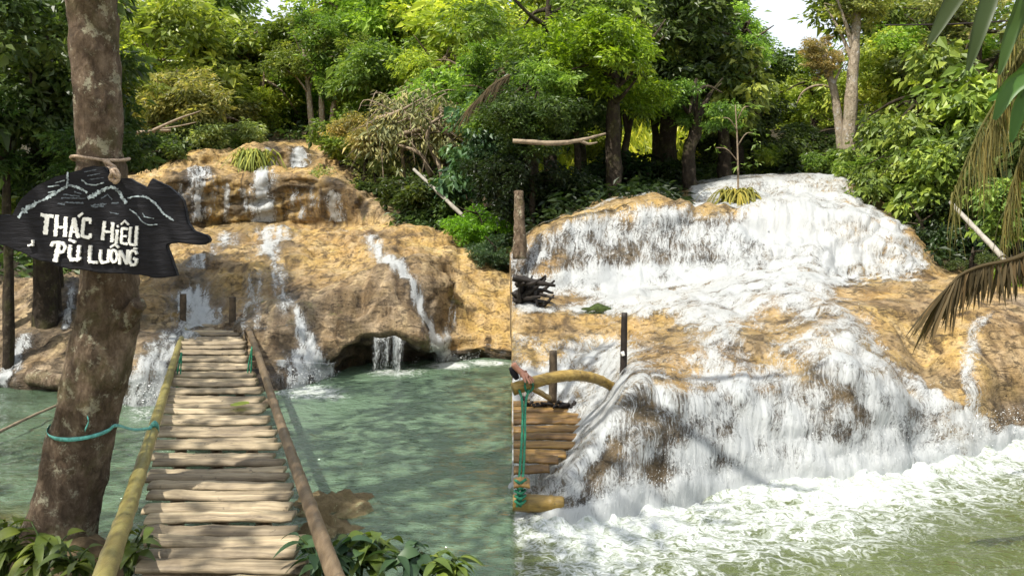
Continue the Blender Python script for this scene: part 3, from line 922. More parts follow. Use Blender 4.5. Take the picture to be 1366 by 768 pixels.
# ------------------------------------------------------------------ foliage
def leaves(pos, dirs, nrm, length, width, fold=0.25):
    """diamond leaves folded along the midrib -> verts (n*4,3), tris"""
    n = len(pos)
    dirs = dirs / (np.linalg.norm(dirs, axis=1)[:, None] + 1e-9)
    s = np.cross(dirs, nrm); s /= np.linalg.norm(s, axis=1)[:, None] + 1e-9
    up = np.cross(s, dirs)
    L = np.broadcast_to(length, (n,))[:, None]; W = np.broadcast_to(width, (n,))[:, None]
    base = pos
    tip = pos + dirs * L - up * L * .12
    mid = pos + dirs * L * .42
    a = mid + s * W * .5 + up * W * fold
    b = mid - s * W * .5 + up * W * fold
    v = np.stack([base, a, tip, b], 1).reshape(-1, 3)
    k = 4 * np.arange(n)[:, None]
    t = np.concatenate([k + np.array([[0, 1, 2]]), k + np.array([[0, 2, 3]])])
    return v, t


def leaf_cloud(centers, radii, per, size, aspect=0.42, flat=0.6, up=0.7, droop=0.25, rng=RNG, jitter=0.35):
    n = len(centers) * per
    c = np.repeat(centers, per, 0); r = np.repeat(radii, per)
    g = rng.normal(0, 1, (n, 3)); g /= np.linalg.norm(g, axis=1)[:, None]
    rr = rng.random(n) ** 0.45
    off = g * (rr * r)[:, None]; off[:, 2] *= flat
    pos = c + off
    d = off + rng.normal(0, 1, (n, 3)) * (r * .45)[:, None]
    d[:, 2] = d[:, 2] * .5 - droop * r
    nr = rng.normal(0, 0.55, (n, 3)) + np.array([0, 0, up])
    L = size * np.exp(rng.normal(0, jitter, n))
    v, t = leaves(pos, d, nr, L, L * aspect)
    ct = np.repeat(rng.normal(0, .16, len(centers)), per)
    tint = np.clip(0.48 + ct + rng.normal(0, .2, n), 0, 1)
    return v, t, np.repeat(tint, 4)


def crown_mesh(name, rad, nclump, per, size, mat, aspect=.42, clump=.36, squash=.85, hollow=.5, seed=0, droop=.25, flat=.6):
    rng = np.random.default_rng(seed)
    # several lobes of different size pushed out of the middle: a ragged outline with gaps between the lobes
    nl = rng.integers(9, 13)
    lg = rng.normal(0, 1, (nl, 3)); lg /= np.linalg.norm(lg, axis=1)[:, None]
    lc = lg * (rad * rng.uniform(.3, .95, nl))[:, None]
    lr = rad * rng.uniform(.28, .52, nl)
    pick = rng.choice(nl, nclump, p=lr ** 2 / (lr ** 2).sum())
    g = rng.normal(0, 1, (nclump, 3)); g /= np.linalg.norm(g, axis=1)[:, None]
    r = hollow + (1 - hollow) * rng.random(nclump)
    c = lc[pick] + g * (r * lr[pick])[:, None]
    c[:, 2] *= squash
    cr = rad * clump * np.exp(rng.normal(0, .3, nclump))
    v, t, tint = leaf_cloud(c, cr, per, size, aspect, flat, .7, droop, rng)
    me = mesh_np(name, v, t, mat, None, False, dict(tint=tint))
    data = me.data
    bpy.data.objects.remove(me)
    return data


CROWN = {
    'broad': [crown_mesh('crown_broad', 2.5, 140, 125, .185, M['leaf'], aspect=.5, seed=s, clump=.20) for s in (1, 2, 3)],
    'airy': [crown_mesh('crown_airy', 2.5, 110, 95, .16, M['leaf'], aspect=.42, seed=s, clump=.17, hollow=.35) for s in (4, 5)],
    'fine': [crown_mesh('crown_fine', 2.5, 150, 105, .165, M['leaf'], aspect=.42, seed=s, clump=.19, hollow=.3) for s in (6, 7)],
    'bush': [crown_mesh('crown_bush', 1.2, 80, 70, .14, M['leaf'], aspect=.45, seed=s, clump=.24, squash=.75, hollow=.35) for s in (8, 9)],
    'big': [crown_mesh('crown_big', 1.5, 95, 40, .20, M['leafgloss'], aspect=.5, seed=s, clump=.25, squash=.9, hollow=.4, droop=.5) for s in (10, 11)],
    'dry': [crown_mesh('crown_dry', 1.6, 70, 34, .17, M['dry'], aspect=.3, seed=12, clump=.3, hollow=.3, droop=.9)],
}
SIZE0 = dict(broad=2.5, airy=2.5, fine=2.5, bush=1.2, big=1.5, dry=1.6)

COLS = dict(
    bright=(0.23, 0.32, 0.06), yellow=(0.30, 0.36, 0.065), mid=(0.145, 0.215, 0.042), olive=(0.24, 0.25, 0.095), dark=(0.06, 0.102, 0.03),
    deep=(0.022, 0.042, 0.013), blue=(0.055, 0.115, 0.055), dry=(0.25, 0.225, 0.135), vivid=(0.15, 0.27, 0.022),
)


def branch_mesh(name, rad, height, mat, seed, trunk_r=.16, path=None, nb=9, crown_z=None):
    """trunk (+limbs) from (0,0,0) to the crown centre at (0,0,height) with limbs spreading to the crown"""
    rng = random.Random(seed)
    mb = MB()
    if path is None:
        path = [np.array([0, 0, -0.4]), np.array([rng.gauss(0, .06) * height * .5, rng.gauss(0, .05), height * .35]), np.array([rng.gauss(0, .05) * height * .4, 0, height * .7]), np.array([0, 0, height]), np.array([rng.gauss(0, .2), 0, height + rad * .55])]
    tube(mb, path, [trunk_r * 1.35, trunk_r, trunk_r * .85, trunk_r * .6, trunk_r * .2], 22, 8, .18, True, seed)
    top = resample(path, 30)
    for k in range(nb):
        s = top[rng.randint(14, 27)]
        a = rng.uniform(0, 2 * math.pi)
        e = np.array([math.cos(a) * rad * .75, math.sin(a) * rad * .75, height + rng.uniform(-.5, .6) * rad])
        m = (s + e) / 2 + np.array([0, 0, rad * .18 * rng.uniform(-.5, 1)])
        tube(mb, [s, m, e], [trunk_r * .42, trunk_r * .25, trunk_r * .08], 9, 5, .15, True, seed + k)
    return mb


def ground_at(px, d):
    return (SL if px < 683 else SR).ground(px, d)


TREES = []


def tree(name, label, cat, px, py, d, r, kind, col, trunk='bark', tr=.14, group=None, squash=1.0, path_px=None, nb=9, seed=None, rz=None):
    """crown centre seen in direction (px, py) at distance d; the base stands on the ground below (or below the given trunk path)"""
    seed = seed or int(px * 7 + py * 3)
    c = P(px, py, d)
    if path_px:
        b = path_px[0]
        bx = (b[0] - CX) / F * (b[2] if len(b) > 2 else d)
        bd = b[2] if len(b) > 2 else d
    else:
        bx, bd = c[0] + random.gauss(0, .05) * r, d
    bz = ground_at(CX + bx / bd * F, bd)
    loc = np.array([bx, bd, bz])
    o = empty(name, loc, label, cat, group)
    if path_px:
        path = [np.array([0, 0, -0.4])] + [P(a[0], a[1], a[2] if len(a) > 2 else d) - loc for a in path_px] + [c - loc]
    else:
        path = None
    h = max(c[2] - bz, .3)
    if kind != 'none':
        if path is None:
            mb = branch_mesh(name, r, h, None, seed, tr, None, nb)
        else:
            mb = MB()
            tube(mb, path, list(np.linspace(tr * 1.15, tr * .45, len(path))), 30, 9, .15, True, seed)
            rg = random.Random(seed); cc = c - loc
            top = resample(path, 30)
            for k in range(nb):
                s = top[rg.randint(17, 29)]; a = rg.uniform(0, 6.28)
                e = cc + np.array([math.cos(a) * r * .75, math.sin(a) * r * .7, rg.uniform(-.5, .6) * r])
                tube(mb, [s, (s + e) / 2 + [0, 0, .1 * r], e], [tr * .4, tr * .22, tr * .07], 9, 5, .15, True, k)
        mb.build('trunk' if cat == 'tree' else 'stem', M[trunk], o)
    lst = CROWN[kind]
    rg = random.Random(seed + 1)
    me = lst[rg.randrange(len(lst))]
    k = bpy.data.objects.new('crown' if cat == 'tree' else 'foliage', me)
    COL.objects.link(k)
    k.parent = o
    s = r / SIZE0[kind]
    k.location = c - loc
    k.scale = (s, s, s * squash)
    k.rotation_euler = (rg.uniform(-.2, .2), rg.uniform(-.2, .2), rz if rz is not None else rg.uniform(0, 6.28))
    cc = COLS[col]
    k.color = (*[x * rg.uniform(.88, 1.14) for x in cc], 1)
    return o


GA = 'trees of the forest behind the left fall'
GB = 'trees of the forest behind the right fall'
GC = 'bushes around the left fall'
GD = 'bushes around the right fall'
# ---- left forest
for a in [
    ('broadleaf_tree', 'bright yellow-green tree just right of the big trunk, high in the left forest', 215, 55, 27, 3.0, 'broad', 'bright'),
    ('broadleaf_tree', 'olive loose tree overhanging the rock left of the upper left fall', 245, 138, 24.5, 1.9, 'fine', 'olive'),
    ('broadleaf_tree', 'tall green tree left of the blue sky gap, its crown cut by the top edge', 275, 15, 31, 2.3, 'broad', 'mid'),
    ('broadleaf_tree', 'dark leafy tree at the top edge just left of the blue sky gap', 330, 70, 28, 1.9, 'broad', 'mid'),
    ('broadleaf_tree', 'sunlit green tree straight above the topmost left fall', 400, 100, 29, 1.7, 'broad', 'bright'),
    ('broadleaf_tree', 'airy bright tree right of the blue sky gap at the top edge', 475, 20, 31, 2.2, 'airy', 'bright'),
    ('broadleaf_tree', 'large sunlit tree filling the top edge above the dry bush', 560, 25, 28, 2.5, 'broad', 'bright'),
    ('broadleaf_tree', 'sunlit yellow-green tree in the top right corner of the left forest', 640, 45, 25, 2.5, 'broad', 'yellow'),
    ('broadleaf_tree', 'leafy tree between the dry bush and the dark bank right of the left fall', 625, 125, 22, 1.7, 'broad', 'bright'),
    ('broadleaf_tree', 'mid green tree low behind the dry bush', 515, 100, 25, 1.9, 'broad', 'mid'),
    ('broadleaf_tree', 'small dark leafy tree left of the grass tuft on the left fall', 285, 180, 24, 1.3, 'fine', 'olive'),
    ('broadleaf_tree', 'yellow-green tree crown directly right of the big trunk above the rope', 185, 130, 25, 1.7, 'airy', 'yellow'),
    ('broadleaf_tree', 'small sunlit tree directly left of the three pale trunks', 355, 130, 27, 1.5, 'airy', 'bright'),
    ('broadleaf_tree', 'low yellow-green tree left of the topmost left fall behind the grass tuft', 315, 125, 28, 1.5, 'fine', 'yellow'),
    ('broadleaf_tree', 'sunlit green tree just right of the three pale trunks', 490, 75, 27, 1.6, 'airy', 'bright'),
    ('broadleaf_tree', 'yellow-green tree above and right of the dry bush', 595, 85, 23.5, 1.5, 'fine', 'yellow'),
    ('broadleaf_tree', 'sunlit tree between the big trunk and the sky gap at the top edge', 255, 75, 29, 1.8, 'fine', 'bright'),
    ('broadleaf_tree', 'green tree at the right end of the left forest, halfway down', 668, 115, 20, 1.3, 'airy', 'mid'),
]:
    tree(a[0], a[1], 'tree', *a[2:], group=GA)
for i, (lab, pts, c, r) in enumerate([
    ('slender pale-trunked tree above the left fall, leftmost of the three pale trunks', [(417, 185, 26), (413, 140, 26), (409, 100, 26)], (405, 70), 1.3),
    ('slender pale-trunked tree above the left fall, middle one of the three pale trunks', [(431, 188, 26), (429, 140, 26), (428, 95, 26)], (430, 60), 1.4),
    ('slender pale-trunked tree above the left fall, leaning to the right', [(442, 188, 26), (444, 150, 26), (452, 105, 26)], (462, 85), 1.4),
]):
    tree('pale_tree', lab, 'tree', c[0], c[1], 26, r, 'airy', 'mid', 'barkpale', .11, GA, path_px=pts)
# mass at the far left; shade of other trees put into its dark leaf colours
tree('shade_tree', 'dark shaded tree with a thick black trunk in the top left corner', 'tree', 40, 60, 11, 1.5, 'broad', 'dark', 'barkdark', .15, GA, path_px=[(60, 330, 11.5), (55, 200, 11.3), (38, 100, 11.1), (18, 30, 11)])
for lab, x, y, d, r, k, c in [
    ('dark leafy bush hanging at the left edge above the sign', 15, 170, 10.6, 1.0, 'fine', 'dark'),
    ('dark shaded bush directly left of the big trunk above the sign', 82, 190, 11.8, 1.0, 'fine', 'dark'),
    ('mid green shrub at the left edge level with the sign lettering', 10, 290, 11.4, .65, 'bush', 'mid'),
    ('dark low shrub behind the left end of the black sign', 65, 275, 12, .9, 'bush', 'deep'),
    ('dark drooping shrub between the left edge and the big trunk near the top', 78, 110, 12.5, 1.1, 'fine', 'mid')]:
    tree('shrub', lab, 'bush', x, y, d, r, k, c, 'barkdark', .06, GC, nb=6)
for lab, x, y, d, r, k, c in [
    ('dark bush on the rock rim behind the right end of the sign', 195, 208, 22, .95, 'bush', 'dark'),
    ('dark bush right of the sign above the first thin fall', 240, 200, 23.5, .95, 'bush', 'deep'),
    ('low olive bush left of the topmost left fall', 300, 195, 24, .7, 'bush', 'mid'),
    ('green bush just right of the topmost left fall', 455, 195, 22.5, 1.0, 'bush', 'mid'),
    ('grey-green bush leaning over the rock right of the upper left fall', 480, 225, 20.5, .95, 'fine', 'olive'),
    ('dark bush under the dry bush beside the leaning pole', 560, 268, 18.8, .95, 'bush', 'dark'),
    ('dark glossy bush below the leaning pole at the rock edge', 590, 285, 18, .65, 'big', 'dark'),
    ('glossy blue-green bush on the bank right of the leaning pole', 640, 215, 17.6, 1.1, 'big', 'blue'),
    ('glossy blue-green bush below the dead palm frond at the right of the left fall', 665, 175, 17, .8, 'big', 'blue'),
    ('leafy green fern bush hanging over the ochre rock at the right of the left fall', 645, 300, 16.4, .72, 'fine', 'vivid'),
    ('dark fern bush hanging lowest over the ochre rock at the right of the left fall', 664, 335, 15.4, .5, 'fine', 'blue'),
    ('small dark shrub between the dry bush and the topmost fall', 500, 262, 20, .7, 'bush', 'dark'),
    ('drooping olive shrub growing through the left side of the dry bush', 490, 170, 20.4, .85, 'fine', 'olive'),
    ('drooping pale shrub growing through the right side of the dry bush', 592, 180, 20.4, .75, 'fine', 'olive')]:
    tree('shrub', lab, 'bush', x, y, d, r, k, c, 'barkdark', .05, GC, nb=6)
dry = tree('dry_bush', 'large dry grey-brown bush of bare tangled twigs right of the upper left fall', 'bush', 540, 165, 20, 1.45, 'dry', 'dry', 'drywood', .05, GC, nb=10, squash=.9)
mb = MB(); rg = random.Random(5)
o0 = np.array(dry.location)
c = P(545, 165, 20) - o0
for k in range(46):
    a = rg.uniform(0, 6.28); e = rg.uniform(-.9, .8)
    s = c + np.array([rg.gauss(0, .35), rg.gauss(0, .3), rg.gauss(0, .3)])
    en = c + np.array([math.cos(a) * 1.5, math.sin(a) * 1.2, e * 1.5])
    m = (s + en) / 2 + np.array([rg.gauss(0, .2), rg.gauss(0, .2), .25])
    en[2] -= .35
    tube(mb, [s, m, en], [.02, .014, .005], 9, 4, .1, True, k)
for (x0, y0, x1, y1, x2, y2) in [(590, 265, 588, 230, 575, 195), (575, 235, 560, 205, 520, 190), (530, 180, 560, 172, 600, 150), (500, 160, 530, 150, 565, 130), (588, 225, 570, 180, 590, 150)]:
    tube(mb, [P(x0, y0, 19.6) - o0, P(x1, y1, 19.3) - o0, P(x2, y2, 19.5) - o0], [.07, .05, .02], 12, 6, .15, True, x0)
mb.build('twigs', M['drywood'], dry)

# ---- right forest
for a in [
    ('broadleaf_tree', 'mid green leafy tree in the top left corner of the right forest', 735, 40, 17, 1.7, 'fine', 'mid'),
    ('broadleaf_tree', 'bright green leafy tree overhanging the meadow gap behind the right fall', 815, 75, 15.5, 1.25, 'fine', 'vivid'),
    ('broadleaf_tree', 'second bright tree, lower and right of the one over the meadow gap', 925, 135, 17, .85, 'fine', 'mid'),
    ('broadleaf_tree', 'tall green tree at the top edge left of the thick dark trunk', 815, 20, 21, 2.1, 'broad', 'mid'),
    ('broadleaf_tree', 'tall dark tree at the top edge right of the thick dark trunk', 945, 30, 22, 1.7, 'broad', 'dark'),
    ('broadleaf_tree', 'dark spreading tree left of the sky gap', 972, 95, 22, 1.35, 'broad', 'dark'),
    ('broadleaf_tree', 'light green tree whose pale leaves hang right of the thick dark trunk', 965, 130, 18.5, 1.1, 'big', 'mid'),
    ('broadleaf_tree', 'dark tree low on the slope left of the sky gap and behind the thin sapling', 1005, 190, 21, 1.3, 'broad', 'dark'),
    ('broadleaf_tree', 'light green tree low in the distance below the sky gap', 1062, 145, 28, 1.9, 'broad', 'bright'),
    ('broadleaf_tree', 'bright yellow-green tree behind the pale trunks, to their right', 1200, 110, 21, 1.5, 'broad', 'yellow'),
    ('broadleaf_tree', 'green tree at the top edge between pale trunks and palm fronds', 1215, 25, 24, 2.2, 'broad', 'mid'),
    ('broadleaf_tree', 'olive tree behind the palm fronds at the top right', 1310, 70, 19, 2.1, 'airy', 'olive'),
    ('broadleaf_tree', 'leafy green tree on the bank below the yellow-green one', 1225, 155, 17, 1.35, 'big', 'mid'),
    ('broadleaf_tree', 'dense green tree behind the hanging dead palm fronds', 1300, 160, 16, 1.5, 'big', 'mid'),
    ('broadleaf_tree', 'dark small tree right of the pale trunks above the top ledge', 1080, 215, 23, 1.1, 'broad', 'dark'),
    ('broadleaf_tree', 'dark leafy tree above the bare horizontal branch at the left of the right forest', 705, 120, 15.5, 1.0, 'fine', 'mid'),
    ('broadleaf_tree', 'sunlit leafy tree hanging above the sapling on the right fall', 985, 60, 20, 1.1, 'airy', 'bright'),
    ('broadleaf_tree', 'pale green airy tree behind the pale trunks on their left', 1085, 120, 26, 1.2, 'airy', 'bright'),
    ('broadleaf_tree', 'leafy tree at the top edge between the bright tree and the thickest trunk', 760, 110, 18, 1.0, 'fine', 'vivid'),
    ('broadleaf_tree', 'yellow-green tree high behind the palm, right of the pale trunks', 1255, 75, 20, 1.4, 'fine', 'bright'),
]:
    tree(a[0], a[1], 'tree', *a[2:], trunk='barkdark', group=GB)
tree('shade_tree', 'tall dark tree with the thickest black trunk behind the right fall', 'tree', 905, 20, 18.5, 1.7, 'broad', 'dark', 'barkdark', .24, GB, path_px=[(890, 225), (892, 160), (896, 80)])
tree('shade_tree', 'dark tree with a thin curved trunk beside the meadow gap', 'tree', 850, 65, 17.5, 1.2, 'fine', 'mid', 'barkdark', .1, GB, path_px=[(825, 255), (832, 210), (842, 150)])
tree('shade_tree', 'dark tree with a straight thin trunk at the left of the meadow gap', 'tree', 760, 110, 16.5, 1.2, 'fine', 'dark', 'barkdark', .085, GB, path_px=[(772, 270), (770, 200), (765, 150)])
tree('shade_tree', 'dark tree trunk behind the meadow gap, between the curved and the thickest trunk', 'tree', 870, 100, 20.5, 1.3, 'broad', 'dark', 'barkdark', .12, GB, path_px=[(872, 235), (875, 190), (870, 140)])
tree('pale_tree', 'pale-trunked tree right of the sky gap, the taller and straighter of two', 'tree', 1146, -15, 18.6, 1.0, 'airy', 'olive', 'barkpale', .16, GB, path_px=[(1131, 215), (1134, 150), (1139, 80), (1143, 20)])
tree('pale_tree', 'pale-trunked tree right of the sky gap, the shorter one leaning left', 'tree', 1100, 72, 18.8, .6, 'airy', 'olive', 'barkpale', .12, GB, path_px=[(1124, 215), (1120, 170), (1112, 120), (1100, 85)])
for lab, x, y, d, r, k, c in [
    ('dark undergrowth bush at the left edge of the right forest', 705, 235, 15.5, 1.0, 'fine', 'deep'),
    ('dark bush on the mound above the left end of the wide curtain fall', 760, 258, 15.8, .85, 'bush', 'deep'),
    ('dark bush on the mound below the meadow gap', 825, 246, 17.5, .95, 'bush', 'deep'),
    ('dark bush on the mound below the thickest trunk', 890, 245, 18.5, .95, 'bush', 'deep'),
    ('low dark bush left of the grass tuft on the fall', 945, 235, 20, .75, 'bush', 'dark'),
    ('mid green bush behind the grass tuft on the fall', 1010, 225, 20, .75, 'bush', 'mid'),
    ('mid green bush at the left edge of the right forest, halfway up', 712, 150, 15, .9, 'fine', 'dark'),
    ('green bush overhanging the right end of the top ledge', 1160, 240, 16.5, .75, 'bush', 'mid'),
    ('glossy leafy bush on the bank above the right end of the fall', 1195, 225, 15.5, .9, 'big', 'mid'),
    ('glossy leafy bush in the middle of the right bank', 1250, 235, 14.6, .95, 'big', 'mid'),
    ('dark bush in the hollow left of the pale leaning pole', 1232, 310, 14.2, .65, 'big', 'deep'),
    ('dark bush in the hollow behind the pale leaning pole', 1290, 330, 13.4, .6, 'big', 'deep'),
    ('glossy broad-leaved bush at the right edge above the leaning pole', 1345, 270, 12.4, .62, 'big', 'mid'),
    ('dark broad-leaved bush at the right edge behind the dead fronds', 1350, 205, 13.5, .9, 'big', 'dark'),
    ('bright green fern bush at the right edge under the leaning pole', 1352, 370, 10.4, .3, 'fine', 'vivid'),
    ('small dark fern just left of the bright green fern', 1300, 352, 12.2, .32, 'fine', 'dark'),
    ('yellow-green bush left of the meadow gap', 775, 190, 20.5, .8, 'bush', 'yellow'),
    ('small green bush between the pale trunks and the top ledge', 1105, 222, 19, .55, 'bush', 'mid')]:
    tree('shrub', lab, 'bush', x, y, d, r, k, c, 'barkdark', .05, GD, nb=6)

# far-off wood that closes the valley: a stuff object each side, a sky gap left between the crowns
def far_wood(name, boxes, size, col, mat=None):
    C_, R_ = [], []
    for (x0, x1, y0, y1, d0, d1, n) in boxes:
        for k in range(n):
            d = random.uniform(d0, d1)
            C_.append(P(random.uniform(x0, x1), random.uniform(y0, y1), d)); R_.append(random.uniform(.7, 1.5))
    v, t, tint = leaf_cloud(np.array(C_), np.array(R_), 75, size, .5)
    o = mesh_np(name, v, t, mat or M['leaf'], None, False, dict(tint=tint))
    o.color = (*COLS[col], 1)
    o['kind'] = 'stuff'
    return o


far_wood('far_wood', [(-250, 340, 30, 230, 32, 38, 330), (-250, 330, -60, 60, 33, 40, 200), (405, 683, -50, 230, 31, 38, 330), (350, 405, 62, 230, 32, 38, 50)], .21, 'bright')
far_wood('far_wood', [(683, 985, -60, 120, 28, 36, 220), (683, 790, 120, 230, 26, 34, 60), (900, 1015, 120, 225, 28, 34, 70), (1015, 1100, 110, 225, 31, 38, 80), (1120, 1650, -50, 260, 27, 36, 420)], .20, 'mid')
# undergrowth on the banks
def ground_cover(name, specs, size, col):
    pos = []
    for (sd, pa, pb, ta, tb, n) in specs:
        pos.append(sd.at(RNG.uniform(pa, pb, n), RNG.uniform(ta, tb, n), np.full(n, .06)))
    pos = np.concatenate(pos)
    v, t, tint = leaf_cloud(pos, RNG.uniform(.18, .42, len(pos)), 16, size, .42, .8)
    o = mesh_np(name, v, t, M['leaf'], None, False, dict(tint=tint))
    o.color = (*COLS[col], 1); o['kind'] = 'stuff'


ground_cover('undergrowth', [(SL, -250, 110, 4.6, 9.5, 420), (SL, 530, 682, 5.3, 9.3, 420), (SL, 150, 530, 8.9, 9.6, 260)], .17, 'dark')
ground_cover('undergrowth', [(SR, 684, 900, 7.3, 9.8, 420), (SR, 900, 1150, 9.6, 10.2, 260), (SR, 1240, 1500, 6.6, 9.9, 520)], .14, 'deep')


pos = SR.at(RNG.uniform(720, 960, 700), RNG.uniform(9.95, 10.75, 700), np.full(700, .1))
v, t, tint = leaf_cloud(pos, RNG.uniform(.25, .5, 700), 22, .26, .25, .7, .4, -.8)
o = mesh_np('meadow_grass', v, t, M['leaf'], None, False, dict(tint=tint)); o.color = (.36, .40, .06, 1); o['kind'] = 'stuff'

# ------------------------------------------------------------------ grass tufts
def tuft(name, label, pos, n, length, col, spread=1.0):
    mb = MB(); rg = random.Random(int(length * 100 + n))
    for k in range(n):
        a = rg.uniform(0, 6.28); l = length * rg.uniform(.5, 1.1); out = rg.uniform(.25, 1) * spread
        b = np.array([rg.gauss(0, .12), rg.gauss(0, .08), 0]) * length * 1.3
        d = np.array([math.cos(a), math.sin(a), 0])
        ps = [b, b + d * l * .3 * out + [0, 0, l * .55], b + d * l * .75 * out + [0, 0, l * .6 * (1.2 - out)], b + d * l * .95 * out + [0, 0, l * (.55 - .85 * out)]]
        c = resample(ps, 7); s = np.array([-d[1], d[0], 0])
        w = .012 * np.array([.7, 1, 1, .9, .7, .45, .05]) * (length / .8) * 1.3
        v = np.concatenate([c + s * w[:, None], c - s * w[:, None]])
        q = [[i, i + 1, i + 8, i + 7] for i in range(6)]
        mb.add(v, q, tint=rg.uniform(.1, .95))
    o = mb.build(name, M['dry'], None, False)
    o.location = pos; o.color = (*col, 1)
    return tag(o, label, 'grass tuft', 'grass tufts growing on the falls')


tuft('grass_tuft', 'large olive grass tuft growing on the lip of the right fall', P(985, 284, 14.4), 420, .72, (0.16, .155, .035))
tuft('grass_tuft', 'pale green grass tuft beside the topmost left fall', P(338, 228, 21.4), 300, .95, (0.17, .20, .045))
# sapling out of the right tuft
sp = empty('sapling', P(985, 262, 14.6), 'thin sapling with few leaves rising from the grass tuft on the right fall', 'sapling')
mb = MB(); o0 = np.array(sp.location)
tube(mb, [P(985, 270, 14.6) - o0, P(984, 200, 14.6) - o0, P(981, 140, 14.6) - o0], [.022, .016, .008], 14, 5, .1)
for a, b in ((215, 955), (195, 1005), (175, 962), (160, 1000)):
    tube(mb, [P(984, a, 14.6) - o0, P((984 + b) / 2, a - 16, 14.5) - o0, P(b, a - 18, 14.6) - o0], [.012, .009, .004], 8, 4)
mb.build('stem', M['drywood'], sp)
cs = np.array([P(x, y, 14.6) - o0 for x, y in ((955, 197), (1005, 177), (962, 155), (1000, 142), (981, 138), (1012, 185), (990, 222), (1003, 216))])
v, t, ti = leaf_cloud(cs, np.full(len(cs), .16), 9, .11, .4)
k = mesh_np('foliage', v, t, M['leaf'], sp, False, dict(tint=ti)); k.color = (*COLS['mid'], 1)

# ------------------------------------------------------------------ poles and branches
def stick(name, label, cat, pts, rad, mat, n=20, extra=()):
    mb = MB()
    tube(mb, pts, rad, n, 8, .16, True, 3)
    for e, r in extra:
        tube(mb, e, r, 12, 6, .15, True, 5)
    o = mb.build(name, mat, None, True, pts[0])
    o.location = pts[0]
    return tag(o, label, cat)


stick('leaning_pole', 'straight grey pole leaning against the dark bank right of the dry bush', 'pole', [P(622, 292, 17.2), P(586, 258, 17.8), P(552, 226, 18.4)], [.045, .042, .035], M['polewood'])
stick('leaning_pole', 'pale straight pole leaning across the dark hollow at the right edge', 'pole', [P(1346, 352, 10.6), P(1308, 312, 11.2), P(1268, 270, 12)], [.038, .035, .03], M['polewood'])
stick('fallen_branch', 'bare grey branch lying horizontally right of the big trunk', 'branch', [P(158, 178, 20), P(195, 176, 20), P(228, 174, 20.2)], [.05, .045, .03], M['drywood'], extra=[([P(200, 176, 20), P(235, 160, 20), P(268, 148, 20)], [.04, .03, .012]), ([P(215, 172, 20), P(240, 168, 20), P(262, 163, 20)], [.025, .02, .01])])
stick('bare_branch', 'long bare tan branch reaching in horizontally at the left of the right forest', 'branch', [P(684, 188, 12.5), P(740, 191, 12.5), P(775, 187, 12.6), P(808, 178, 12.8)], [.035, .038, .03, .012], M['drywood'], extra=[([P(772, 187, 12.6), P(785, 192, 12.6), P(797, 190, 12.6)], [.03, .022, .01])])
stick('bare_branch', 'thin arched bare branch left of the pale trunks', 'branch', [P(1128, 124, 21), P(1095, 114, 21), P(1072, 122, 21), P(1062, 140, 21)], [.04, .035, .025, .012], M['drywood'])
stick('root_stump', 'dark leaning stem in the hollow under the right bank', 'stump', [P(1234, 345, 14.6), P(1233, 320, 14.6), P(1231, 290, 14.7)], [.11, .09, .08], M['barkdark'])
stick('dark_post', 'brown trunk at the left edge of the right forest beside the curtain fall', 'trunk', [P(694, 345, 12.4), P(693, 300, 12.4), P(692, 255, 12.5)], [.11, .09, .07], M['bark'])
# driftwood
mb = MB(); rg = random.Random(2)
o0 = P(700, 412, 10.9)
for k in range(26):
    s = P(rg.uniform(684, 712), rg.uniform(375, 414), 10.9) - o0
    e = P(rg.uniform(690, 742), rg.uniform(366, 416), 10.8 + rg.uniform(-.3, .3)) - o0
    tube(mb, [s, (s + e) / 2 + [0, rg.uniform(-.1, .1), rg.uniform(-.06, .08)], e], [.045, .03, .012], 8, 5, .3, True, k)
tube(mb, [P(684, 370, 10.7) - o0, P(712, 376, 10.7) - o0, P(741, 381, 10.7) - o0], [.05, .045, .02], 12, 6, .3)
w = mb.build('driftwood', M['driftwood']); w.location = o0
tag(w, 'tangle of black wet driftwood caught on the ledge beside the curtain fall', 'driftwood')
# mossy stone on the ledge
def stone(name, label, pos, r, mat, seed):
    n1, n2 = 22, 14
    a = np.linspace(0, 2 * np.pi, n1, endpoint=False); b = np.linspace(-np.pi / 2, np.pi / 2, n2)
    g = np.stack([np.cos(a)[:, None] * np.cos(b), np.sin(a)[:, None] * np.cos(b), np.broadcast_to(np.sin(b), (n1, n2))], -1)
    v = g * (1 + .35 * fbm(g * 1.8 + seed, 3) + .12 * ridged(g * 3 + seed, 3))[..., None] * np.array(r)
    q = [[i * n2 + j, ((i + 1) % n1) * n2 + j, ((i + 1) % n1) * n2 + j + 1, i * n2 + j + 1] for i in range(n1) for j in range(n2 - 1)]
    o = mesh_np(name, v.reshape(-1, 3), np.array(q), mat); o.location = pos
    return tag(o, label, 'stone')


M['rockplain'] = mat_bark('stone_brown', (.10, .075, .04), (.24, .18, .09), (.38, .3, .16), .3, 4)
mossy = mat_plain('moss', (0.035, 0.05, 0.012), 0.9, .5, 20, .2, .8)
stone('mossy_stone', 'small dark mossy stone in the foam above the dark post', SR.at(798, 5.1, .02), (.21, .14, .085), mossy, 3)
stone('wet_stone', 'yellow-brown stone half under water beside the right bridge rail', P(450, 668, 6.25) + [0, 0, -.14], (.36, .3, .19), M['rockplain'], 5)
stone('wet_stone', 'low brown stone at the water edge in front of the half-sunk one', P(436, 694, 5.75) + [0, 0, -.13], (.22, .18, .15), M['rockplain'], 8)

# ------------------------------------------------------------------ bamboo footbridge (left)
def bamboo_nodes(n, rg):
    return [(i + rg.uniform(.3, .7)) / n for i in range(n)]


